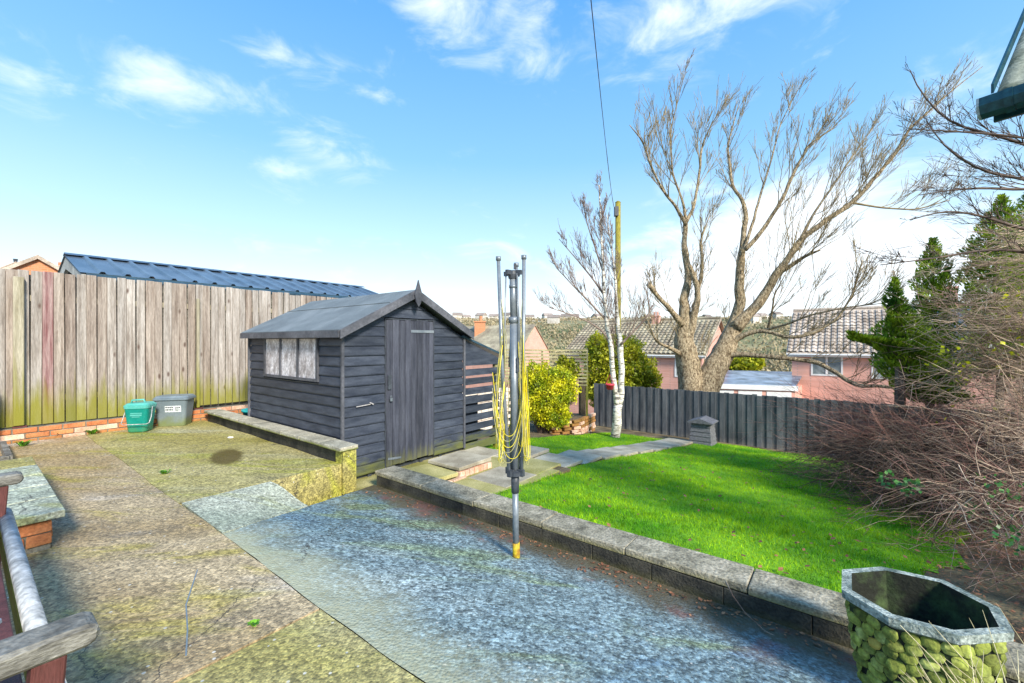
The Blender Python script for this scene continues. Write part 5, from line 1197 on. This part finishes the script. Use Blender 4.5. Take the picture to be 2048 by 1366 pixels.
# tall arching grey-brown shrub
rs3 = thing('arching_shrub', 'tall tangle of arching pale grey-brown stems filling the right edge', 'shrub', (6.6, 4.6, -1.7))
ma, mb2 = MB(), MB()
stems([ma, mb2], 520, lambda: Vector((rnd(5.7, 7.6), rnd(4.1, 5.4), rnd(-1.6, .3))), lambda: Vector((-.9, rnd(-.3, .3), rnd(-.25, .85))), lambda: rnd(.5, 1.5), .007, .045, .14, 5, 7, .4)
stems([ma, mb2], 380, lambda: Vector((rnd(4.9, 6.2), rnd(3.5, 4.6), rnd(-1.6, -.7))), lambda: Vector((-.7, rnd(-.3, .3), rnd(-.5, .9))), lambda: rnd(.4, 1.1), .005, .04, .2, 5, 7, .4)
stems([ma, mb2], 520, lambda: Vector((rnd(5.5, 7.2), rnd(4.2, 5.2), rnd(-.5, 1.25))), lambda: Vector((-.9, rnd(-.3, .3), rnd(-.3, .5))), lambda: rnd(.4, 1.1), .0042, .03, .24, 8, 7, .4)
ma.build('stems', m_greytwig, rs3, True, kind='stuff'); mb2.build('twigs', m_greytwig, rs3, True, kind='stuff')
# near tangle right of the planter
rs4 = thing('bramble_tangle', 'low brown bramble tangle behind the stone planter', 'bramble', (3.6, 2.9, -1.55))
ma, mb2 = MB(), MB()
stems([ma, mb2], 330, lambda: Vector((rnd(3.4, 4.8), rnd(2.2, 3.7), rnd(-1.5, -1.0))), lambda: Vector((rnd(-1.2, .2), rnd(-.6, .6), rnd(-.4, .5))), lambda: rnd(.4, 1.1), .004, .03, .35, 5, 6, .4)
ma.build('stems', m_greytwig, rs4, True, kind='stuff'); mb2.build('twigs', m_redtwig, rs4, True, kind='stuff')
# ivy low right and in the tangle
iv = thing('ivy', 'glossy green ivy leaves among the brambles at lower right', 'ivy', (3.5, 2.7, -1.5))
bl_ = [(Vector((rnd(3.0, 4.9), rnd(2.2, 3.6), rnd(-1.5, -1.0))), (.16, .16, .08)) for _ in range(30)]
np_obj('leaves', leaves(900, bl_, .030, elong=1.1), 4, m_ivy, iv)
iv2 = thing('climbing_leaves', 'scattered yellow-green leaves caught in the arching shrub', 'climber', (6, 4.6, -1))
bl_ = [(Vector((rnd(4.9, 6.6), rnd(4.2, 5.2), rnd(-.9, .8))), (.25, .2, .2)) for _ in range(34)]
np_obj('leaves', leaves(420, bl_, .045, elong=1.1), 4, m_leaf_y, iv2)

# leaf litter & twigs by the wall foot, weeds, pebble
lf = []
for k in range(420):
    a = 2.82 - abs(random.gauss(0, .10)); b = rnd(-.5, 3.9); c = W(a, b, pz(a, b) + rnd(.004, .012)); th = rnd(0, 6.28); s = rnd(.006, .018)
    e1 = Vector((math.cos(th), math.sin(th), rnd(-.3, .3))) * s; e2 = Vector((-math.sin(th), math.cos(th), rnd(-.3, .3))) * s * .6
    lf += [c - e1, c + e2, c + e1, c - e2]
o = np_obj('leaf_litter', np.array([list(v) for v in lf]), 4, m_deadleaf, None, 'stuff'); o['label'] = 'small dead leaves along the foot of the garden wall'
lf = []
for k in range(520):
    a = rnd(3.2, 9); b = rnd(-2.5, 2.6); c = W(a, b, gz(a, b) + rnd(.03, .045)); th = rnd(0, 6.28); s = rnd(.012, .028)
    e1 = Vector((math.cos(th), math.sin(th), rnd(-.3, .3))) * s; e2 = Vector((-math.sin(th), math.cos(th), rnd(-.3, .3))) * s * .6
    lf += [c - e1, c + e2, c + e1, c - e2]
for k in range(2600):
    a = rnd(3.15, 8.5); b = -.45 - .14 * (a - 3) + .2 - abs(random.gauss(0, .9)); c = W(a, b, gz(a, b) + rnd(.005, .03)); th = rnd(0, 6.28); s = rnd(.006, .018)
    e1 = Vector((math.cos(th), math.sin(th), rnd(-.4, .4))) * s; e2 = Vector((-math.sin(th), math.cos(th), rnd(-.4, .4))) * s * .6
    lf += [c - e1, c + e2, c + e1, c - e2]
o = np_obj('fallen_leaves', np.array([list(v) for v in lf]), 4, m_deadleaf, None, 'stuff'); o['label'] = 'dead leaves scattered over the lawn'
def weed(px, py, z, n, h, label, mt=m_weed, wd=.010):
    c = PZ(px, py, z); vs = []
    for k in range(n):
        th = rnd(0, 6.28); l = h * rnd(.5, 1); d = Vector((math.cos(th), math.sin(th), 0)); s = Vector((-d.y, d.x, 0)) * wd
        q0 = c + Vector((rnd(-.3, .3) * h, rnd(-.3, .3) * h, 0)); q1 = q0 + d * l * .5 + Vector((0, 0, l * .7)); q2 = q0 + d * l + Vector((0, 0, l * .6)); vs += [q0, q1 + s, q2, q1 - s]
    o = np_obj('weed', np.array([list(v) for v in vs]), 4, mt); tag(o, label, 'weed', 'weeds on the patio'); return o
weed(330, 948, ZU, 26, .06, 'bright green weed in the upper patio bay')
weed(510, 1252, ZU, 16, .035, 'small weed on the long concrete joint crack')
weed(90, 874, ZU, 60, .12, 'weeds at the fence foot by the left post'); weed(115, 874, ZU, 50, .10, 'weeds at the fence foot just right of the left post')
weed(45, 893, ZU, 40, .10, 'weeds over the dark timber edging'); weed(185, 868, ZU, 40, .10, 'weeds at the fence foot left of the caddy')
m = MB(); c = PZ(461, 877, ZU); m.lathe(c, [(.0, 0), (.035, .004), (.045, .015), (.03, .026), (.0, .03)], 9, 1, .6); o = m.build('pebble', m_stone, None, True); tag(o, 'white pebble lying on the mossy upper patio', 'pebble')
m = MB(); m.tube([PZ(1452, 1163, -1.43), PZ(1465, 1190, -1.43), PZ(1490, 1225, -1.5), PZ(1530, 1262, -1.56), PZ(1562, 1278, -1.58)], .003, 4); o = m.build('fallen_twig', m_greytwig, None); tag(o, 'long bent fallen twig over the coping of the garden wall', 'twig')
m = MB(); m.tube([PZ(815, 1043, -1.5), PZ(850, 1060, -1.5), PZ(885, 1060, -1.5)], .0025, 4); o = m.build('fallen_twig', m_darktwig, None); tag(o, 'thin twig lying on the blue grey concrete', 'twig')

# hanging pot
hp = P(1220, 774, BY - .15); pot = thing('hanging_pot', 'small red plastic pot hung on the birch stem', 'pot', hp)
m = MB(); m.lathe(hp - Vector((0, 0, .06)), [(.06, 0), (.09, .10), (.105, .10), (.105, .13), (.09, .13), (.08, .03)], 16); m.build('body', m_pink, pot, True)
m = MB(); m.tube([hp + Vector((-.09, 0, .06)), hp + Vector((0, 0, .28)), hp + Vector((.09, 0, .06))], .006, 5); m.build('hanger', m_pink, pot)

# trellis fence, side brick, planter box --------------------------------
tr = thing('slatted_screen', 'horizontal slatted timber screen above the bush at the left boundary', 'fence', P(1110, 800, 11.2))
t0, t1 = P(1000, 700, 11.2), P(1174, 700, 10.6)
for k in range(11):
    z0 = (683 - 700) / F * 11.2 - k * .085
    m = MB(); p = t0.copy(); q = t1.copy(); p.z = z0; q.z = z0; m.bar(p, q, .018, .042); m.build('slat', m_slatwood, tr)
for k in range(5):
    p = t0.lerp(t1, k / 4); m = MB(); m.bar(Vector((p.x, p.y + .03, -.20)), Vector((p.x, p.y + .03, -2.4)), .05, .05, Vector((0, 1, 0))); m.build('post', m_fence2, tr)
pp = thing('wooden_post', 'dark gate post with pale cap at the corner of the black fence', 'post', P(1165, 850, 11.0))
m = MB(); m.box(*(0, 0, 0, 0, 0, 0)) if False else None
c = P(1164, 748, 10.9); m = MB(); m.bar(Vector((c.x, c.y, -.93)), Vector((c.x, c.y, -2.3)), .16, .08, Vector((0, 1, 0))); m.build('body', m_darktimber, pp)
m = MB(); m.bar(Vector((c.x - .15, c.y - .02, -.87)), Vector((c.x + .15, c.y - .02, -.87)), .12, .07); m.build('cap', m_fence2, pp)
bw = thing('brick_planter', 'low orange brick planter at the corner of lawn and black fence', 'planter', P(1155, 860, 10.4))
p0, p1, p2 = P(1100, 866, 9.6), P(1158, 862, 10.1), P(1187, 850, 11.0)
for row in range(6):
    for (s, e_) in ((p0, p1), (p1, p2)):
        Ld = (e_ - s).length; n_ = int(Ld / .23); ang = math.atan2((e_ - s).y, (e_ - s).x)
        for k in range(n_):
            q = s.lerp(e_, (k + .5 + (.4 if row % 2 else 0) * .5) / n_); q.z = -2.26 + row * .075
            piece('brick', random.choice(me_b), bw, q, ang)
m = MB(); m.prism([Vector((p0.x, p0.y + .06, -2.4)), Vector((p1.x - .02, p1.y + .08, -2.4)), Vector((p2.x - .05, p2.y + .05, -2.4)), Vector((p2.x - 1.5, p2.y + .3, -2.4))], (0, 0, .55)); m.build('soil_fill', m_soil, bw)
me_back = boxmesh('brick', .215, .10, .062, m_backing, .005, .003)
gb = thing('brick_garden_wall', 'brick garden wall with far pale light put into its colour, seen through the log store slats', 'wall', W(6.6, 6.3, -2))
for row in range(12):
    for k in range(9):
        piece('brick', me_back, gb, W(5.7 + k * .228 + (.11 if row % 2 else 0), 6.1, -1.95 + row * .075))
m = MB(); m.box(5.6, 7.7, 6.13, 6.25, -2.1, -1.05); m.build('mortar', m_backing, gb)

# ---------------------------------------------------------------- utility pole and wire
UP = 19.0
up_ = thing('utility_pole', 'lichen-covered timber telegraph pole behind the birch', 'pole', P(1236, 860, UP))
m = MB(); m.tube([P(1236, 900, UP), P(1236, 405, UP)], [.14, .12], 12); m.build('shaft', m_pole, up_, True)
m = MB(); c = P(1231, 425, UP); m.bar(c + Vector((0, -.14, -.2)), c + Vector((0, -.14, .2)), .16, .22, Vector((0, 1, 0))); m.build('junction_box', m_plast, up_)
m = MB(); m.tube([P(1236, 405, UP), P(1236, 402, UP)], [.13, .05], 12); m.build('cap', m_pole, up_)
m = MB(); w0 = P(1229, 418, UP - .15); w1 = P(1180, -20, 4.0); pts = []
for i in range(25):
    t = i / 24; q = w0.lerp(w1, t); q.z -= .9 * 4 * t * (1 - t) * .35; pts.append(q)
m.tube(pts, [.012] * 8 + [.008] * 9 + [.0055] * 8, 5); o = m.build('overhead_wire', m_plast, None); tag(o, 'black overhead wire dropping from the top of the photo to the telegraph pole', 'wire')

# ---------------------------------------------------------------- houses beyond
def gable_house(name, label, c, du, dv, width, depth, z0, ze, zr, wallm, tilem, over=.25, windows=(), chimneys=(), group=None, tiles=True, gm=None, verge=True):
    """c = front corner (x, y); du along the front, dv to the back; ridge runs along du"""
    du = Vector((*du, 0)).normalized(); dv = Vector((*dv, 0)).normalized(); c = Vector((c[0], c[1], 0))
    t = thing(name, label, 'house', c + Vector((0, 0, z0)), group)
    def q(a, b, z): return c + du * a + dv * b + Vector((0, 0, z))
    m = MB(); m.prism([q(0, 0, z0), q(0, depth, z0), q(0, depth, ze), q(0, depth / 2, zr - .08), q(0, 0, ze)], du * width); w = m.build('wall', wallm, t)
    sl = (zr - ze) / (depth / 2); parts = None
    m = MB(); ro = .12
    for s in (0, 1):
        b0, b1 = (-over, depth / 2) if s == 0 else (depth + over, depth / 2); zb = ze - over * sl + ro
        m.prism([q(-over, b0, zb), q(-over, b1, zr + ro), q(-over, b1, zr + ro - .1), q(-over, b0, zb - .1)], du * (width + 2 * over))
    roof = m.build('roof', tilem, t)
    if tiles:
        m = MB(); rows = int((depth / 2 + over) / .29); cols = int((width + 2 * over) / .30)
        for r in range(rows):
            bA = -over + r * .29; bB = bA + .31; zA = ze + bA * sl + ro + .062; zB = ze + bB * sl + ro + .012
            for k in range(cols):
                x = -over + k * .30; pr_ = ((x, .0), (x + .06, .055), (x + .17, .055), (x + .235, 0), (x + .298, 0))
                m.add([q(x_, bA, zA + h) for x_, h in pr_] + [q(x_, bB, zB + h) for x_, h in pr_], [(i, i + 1, 6 + i, 5 + i) for i in range(4)])
        m.build('roof_tiles', tilem, t, kind='stuff')
        m = MB(); m.tube([q(-over, depth / 2, zr + ro + .02), q(width + over, depth / 2, zr + ro + .02)], .11, 8); m.build('ridge_tiles', tilem, t)
    m = MB(); zb = ze - over * sl; p, e = q(-over, -over - .02, zb - .02), q(width + over, -over - .02, zb - .02); m.bar(p, e, .04, .17); m.build('fascia', m_whitepaint, t)
    m = MB(); m.tube([p + Vector((0, 0, .04)) - dv * .07, e + Vector((0, 0, .04)) - dv * .07], .055, 6); m.build('gutter', m_whitepaint, t)
    if verge:
        for xx in (-over - .012, width + over + .002):
            m = MB(); m.prism([q(xx, -over, zb + .13), q(xx, depth / 2, zr + .14), q(xx, depth / 2, zr - .02), q(xx, -over, zb - .04)], du * .012); m.build('verge_board', m_whitepaint if gm is None else gm, t)
    for (x0, x1, za, zb_, mull) in windows:
        f = MB(); d = .05
        def fr(xa, xb, z_a, z_b): f.prism([q(xa, .02, z_a), q(xb, .02, z_a), q(xb, .02, z_b), q(xa, .02, z_b)], dv * -d)
        fr(x0, x1, za, za + .09); fr(x0, x1, zb_ - .09, zb_); fr(x0, x0 + .09, za + .091, zb_ - .091); fr(x1 - .09, x1, za + .091, zb_ - .091)
        for mu in mull: fr(x0 + (x1 - x0) * mu - .05, x0 + (x1 - x0) * mu + .05, za + .091, zb_ - .091)
        fo = f.build('window', m_whitepaint, t)
        edges_ = [0] + list(mull) + [1]
        for e0, e1 in zip(edges_, edges_[1:]):
            g_ = MB(); xa = x0 + (x1 - x0) * e0 + .06; xb = x0 + (x1 - x0) * e1 - .06; g_.prism([q(xa, .018, za + .08), q(xb, .018, za + .08), q(xb, .018, zb_ - .08), q(xa, .018, zb_ - .08)], dv * -.022); g_.build('pane', m_glass, fo)
    for (a_, b_, zt, wd) in chimneys:
        m = MB(); m.prism([q(a_, b_, zr - .9), q(a_ + wd, b_, zr - .9), q(a_ + wd, b_ + wd * .7, zr - .9), q(a_, b_ + wd * .7, zr - .9)], (0, 0, zt - zr + .9)); ch = m.build('chimney', wallm, t)
        m = MB(); m.prism([q(a_ - .05, b_ - .05, zt), q(a_ + wd + .05, b_ - .05, zt), q(a_ + wd + .05, b_ + wd * .7 + .05, zt), q(a_ - .05, b_ + wd * .7 + .05, zt)], (0, 0, .08)); m.build('chimney_cap', wallm, ch)
        for k in range(2):
            m = MB(); m.tube([q(a_ + wd * (.3 + .4 * k), b_ + wd * .35, zt + .08), q(a_ + wd * (.3 + .4 * k), b_ + wd * .35, zt + .38)], .09, 8); m.build('chimney_pot', wallm, ch)
    return t
def ab(a, b): p = W(a, b); return (p.x, p.y)
du_ = (UY, -UX); dv_ = (UX, UY)
# right-hand brick house (front faces the garden)
gable_house('brick_house', 'red brick house with tiled roof and white windows at right behind the black fence', ab(31, 2.7), du_, dv_, 13.0, 7.6, -6.2, -.62, 1.95, m_redbrick, m_tile,
            windows=((.95, 2.45, -2.0, -.78, (.5,)), (3.7, 5.9, -2.05, -.78, (.38,))), chimneys=((6.6, 3.2, 3.0, .9),))
m = MB()
# big roof behind the hedge and tree
gable_house('semi_detached_house', 'long tiled roof of brick house pair behind the large bare tree', ab(28.6, 16.9), du_, dv_, 9.7, 7.6, -6, -.80, 1.50, m_redbrick, m_tile_moss,
            windows=((8.0, 8.9, -2.3, -1.1, ()),), chimneys=((5.3, 3.2, 1.85, .55),), verge=True, gm=m_tile)
# gable-ended house
gable_house('gable_house', 'house with salmon pink gable and grey tiled roof above the slatted screen', (P(1114, 700, 54).x - 11.2 * .98, 54 + 11.2 * .2), (.98, -.2), (.2, .98), 11.2, 7, -6, -1.15, 2.0, m_redbrick, m_tile_moss, tiles=False, chimneys=((1.9, 1.6, 2.4, 1.0),), gm=m_tile) if False else None
def gable_front_house(name, label, c, zr, ze, z0, half, length, ang, wallm, tilem):
    """gable end faces the viewer, ridge runs back to the left"""
    d = Vector((math.cos(ang), math.sin(ang), 0)); s = Vector((d.y, -d.x, 0)); s = s if s.x > 0 else -s
    t = thing(name, label, 'house', Vector((c[0], c[1], z0))); c = Vector((c[0], c[1], 0))
    def q(x, l, z): return c + s * x + d * l + Vector((0, 0, z))
    m = MB(); m.prism([q(-half, 0, z0), q(half, 0, z0), q(half, 0, ze), q(0, 0, zr - .1), q(-half, 0, ze)], d * length); m.build('wall', wallm, t)
    for sg in (-1, 1):
        sl = (zr - ze) / half; e = half + .3; m = MB()
        m.prism([q(0, -.15, zr + .05), q(sg * e, -.15, ze - .3 * sl + .05), q(sg * e, -.15, ze - .3 * sl - .1), q(0, -.15, zr - .1)], d * (length + .3)); m.build('roof', tilem, t)
        m = MB()
        for k in range(int(math.hypot(e, e * sl) / .45)):
            u_ = 1 - k * .45 / math.hypot(e, e * sl); m.bar(q(sg * e * u_, -.1, zr + (ze - .3 * sl - zr) * u_ + .09), q(sg * e * u_, length, zr + (ze - .3 * sl - zr) * u_ + .09), .45, .03, Vector((s.x * sg * sl, s.y * sg * sl, 1)).normalized())
        m.build('roof_tiles', tilem, t, kind='stuff')
    return t, q
t, q = gable_front_house('gable_house', 'house with salmon pink gable end and mossy grey roof above the slatted screen', (P(1069, 650, 50).x, 50), 1.95, -1.2, -6, 3.2, 11, R(143), m_redbrick, m_tile_moss)
m = MB(); c = P(960, 672, 54); m.prism([c + Vector((-.65, -.4, -1.2)), c + Vector((.65, -.4, -1.2)), c + Vector((.65, .4, -1.2)), c + Vector((-.65, .4, -1.2))], (0, 0, 2.9)); ch = m.build('chimney', m_orangebrick, t)
m = MB(); m.prism([c + Vector((-.75, -.5, 1.7)), c + Vector((.75, -.5, 1.7)), c + Vector((.75, .5, 1.7)), c + Vector((-.75, .5, 1.7))], (0, 0, .15)); m.tube([c + Vector((.1, 0, 1.85)), c + Vector((.1, 0, 2.5))], .2, 8); m.build('chimney_cap', m_orangebrick, ch)
# orange gable far left
t, q = gable_front_house('orange_brick_house', 'orange brick gable end rising above the left fence', (P(76, 517, 16).x, 16), 3.15, 2.35, -2, 1.15, 7, R(135), m_orangebrick, m_tile)
m = MB(); c = P(31, 524, 17); m.tube([c - Vector((0, 0, .4)), c, c + Vector((0, 0, .12))], [.06, .05, .07], 8); m.build('chimney_pot', m_plast, t)
m = MB(); c = P(119, 532, 17); m.prism([c + Vector((-.06, 0, -.6)), c + Vector((.12, 0, -.6)), c + Vector((.12, .2, -.6)), c + Vector((-.06, .2, -.6))], (0, 0, .75)); m.build('chimney', m_orangebrick, t)
# flat garages
fg = thing('flat_roofed_garage', 'flat-roofed garage with white fascia and wet dark roof left of the brick house', 'garage', P(1495, 860, 24))
def gz2(px, Y): return P(px, 683, Y)
g0, g1 = P(1408, 683, 24), P(1590, 683, 22.5); dep = Vector((UX, UY, 0)) * 6
m = MB(); m.prism([Vector((g0.x, g0.y, -6)), Vector((g1.x, g1.y, -6)), Vector((g1.x, g1.y, -6)) + dep, Vector((g0.x, g0.y, -6)) + dep], (0, 0, 3.4)); m.build('wall', m_redbrick, fg)
m = MB(); m.prism([Vector((g0.x, g0.y, -2.45)), Vector((g1.x, g1.y, -2.45)), Vector((g1.x, g1.y, -2.0)) + dep, Vector((g0.x, g0.y, -2.0)) + dep], (0, 0, .08)); m.build('roof', m_tarp, fg)
m = MB(); m.bar(Vector((g0.x - .1, g0.y - .1, -2.45)), Vector((g1.x + .1, g1.y - .1, -2.45)), .06, .26); m.build('fascia', m_whitepaint, fg)
for k in range(3):
    s = g0.lerp(g1, .08 + k * .31); e = g0.lerp(g1, .34 + k * .31); m = MB(); m.prism([Vector((s.x, s.y - .03, -5)), Vector((e.x, e.y - .03, -5)), Vector((e.x, e.y - .03, -2.66)), Vector((s.x, s.y - .03, -2.66))], (0, .02, 0)); m.build('garage_door', m_whitepaint, fg)
# greenhouse glimpsed through the shrub
gh = thing('greenhouse', 'pale framed greenhouse end glimpsed through the shrubs at right', 'greenhouse', P(2010, 760, 10))
gc = [(1968, 730), (1968, 668), (1978, 640), (1993, 610), (2060, 608), (2060, 730)]
m = MB(); m.prism([P(x, y, 10) for x, y in gc], (0, 1.5, 0)); m.build('pane', mat('pale greenhouse glass', (.38, .42, .48), (.55, .58, .62), 3, .2, 0, rand=0), gh)
m = MB()
for (x0, y0), (x1, y1) in list(zip(gc, gc[1:])) + [((2000, 610), (2000, 730)), ((2020, 610), (2020, 730)), ((1968, 668), (2060, 664)), ((1968, 695), (2060, 693))]:
    m.bar(P(x0, y0, 9.96), P(x1, y1, 9.96), .05, .05, Vector((0, 1, 0)))
m.build('frame', m_whitepaint, gh)

# far hillside: houses and winter woodland
hm_w = mat('pale rendered far house wall', (.55, .50, .44), (.75, .70, .64), .3, .9, 0, rand=.2); hm_r = mat('far house roof', (.24, .19, .16), (.34, .28, .24), .3, .9, 0, rand=.25)
def hillz(x, y): a = UX * x + UY * y; b = -UY * x + UX * y; return gz(a, b)
m = MB(); m.prism([Vector((-4, 0, -3)), Vector((4, 0, -3)), Vector((4, 0, 3)), Vector((-4, 0, 3))], (0, 7, 0)); hw = m.mesh('wall', hm_w)
m = MB(); m.prism([Vector((-4.3, -.4, 3)), Vector((-4.3, 3.5, 5.4)), Vector((-4.3, 7.4, 3))], (8.6, 0, 0)); hr = m.mesh('roof', hm_r)
k = 0
descr = ['at the left end of the skyline row', 'second along the skyline left of the airer', 'above the chimney of the gable house', 'with pale walls above the mossy roof', 'just left of the airer top arm', 'right behind the airer mast',
         'above the pink gable', 'first right of the pink gable', 'between gable and birch, upper', 'among bare trees left of the birch', 'low on the hillside left of the birch', 'behind the birch twigs',
         'right of the birch on the skyline', 'seen through the big tree, left', 'seen through the big tree stems', 'on the hill right of the big tree', 'above the flat garage on the skyline', 'left of the brick house on the skyline', 'lowest on the far slope right of the tree', 'small one above the green evergreen']
for i, (px, py, Y) in enumerate([(890, 655, 330), (915, 650, 300), (935, 648, 340), (958, 652, 310), (985, 650, 330), (1010, 648, 300), (1060, 650, 340), (1098, 655, 320), (1112, 648, 350), (1130, 654, 330), (1105, 668, 260), (1150, 650, 330), (1200, 655, 330), (1300, 655, 340), (1420, 655, 340), (1500, 678, 300), (1530, 682, 320), (1560, 679, 300), (1515, 690, 250), (1480, 680, 320)]):
    Y = Y + 55; c = P(px, py, Y); c.z = hillz(c.x, c.y) + 3.2; t = thing('hillside_house', 'tiny pale house on the far hill ' + descr[i], 'house', c, 'houses on the far hillside')
    rz_ = rnd(-.6, .6); piece('wall', hw, t, c - Vector((0, 0, 2)), rz_); piece('roof', hr, t, c - Vector((0, 0, 2)), rz_)
vs = []
n = 90000; px = rng.uniform(700, 2100, n); Y = rng.uniform(150, 390, n); X = (px - 1024) / F * Y
a = UX * X + UY * Y; b = -UY * X + UX * Y; zz = np.array([gz(p, q) for p, q in zip(a, b)]); msk = (np.sin(X * .05 + 2) * np.sin(Y * .045) + rng.normal(size=n) * .5) > -.1
X, Y, zz = X[msk], Y[msk], zz[msk]; n = len(X); p = np.stack([X, Y, zz + rng.uniform(0, 3.2, n) * (.4 + .6 * np.abs(np.sin(X * .11) * np.sin(Y * .09 + 1)))], 1)
t = rng.normal(size=(n, 3)); t[:, 2] += 1; t /= np.linalg.norm(t, axis=1)[:, None]; bb = np.cross(t, rng.normal(size=(n, 3))); bb /= np.linalg.norm(bb, axis=1)[:, None]; s = rng.uniform(.35, 1.0, n)[:, None]
o = np_obj('woodland', np.stack([p - t * s, p + bb * s * .6, p + t * s, p - bb * s * .6], 1).reshape(-1, 3), 4, m_farwood, None, 'stuff'); o['label'] = 'brown winter woodland on the far hillside'
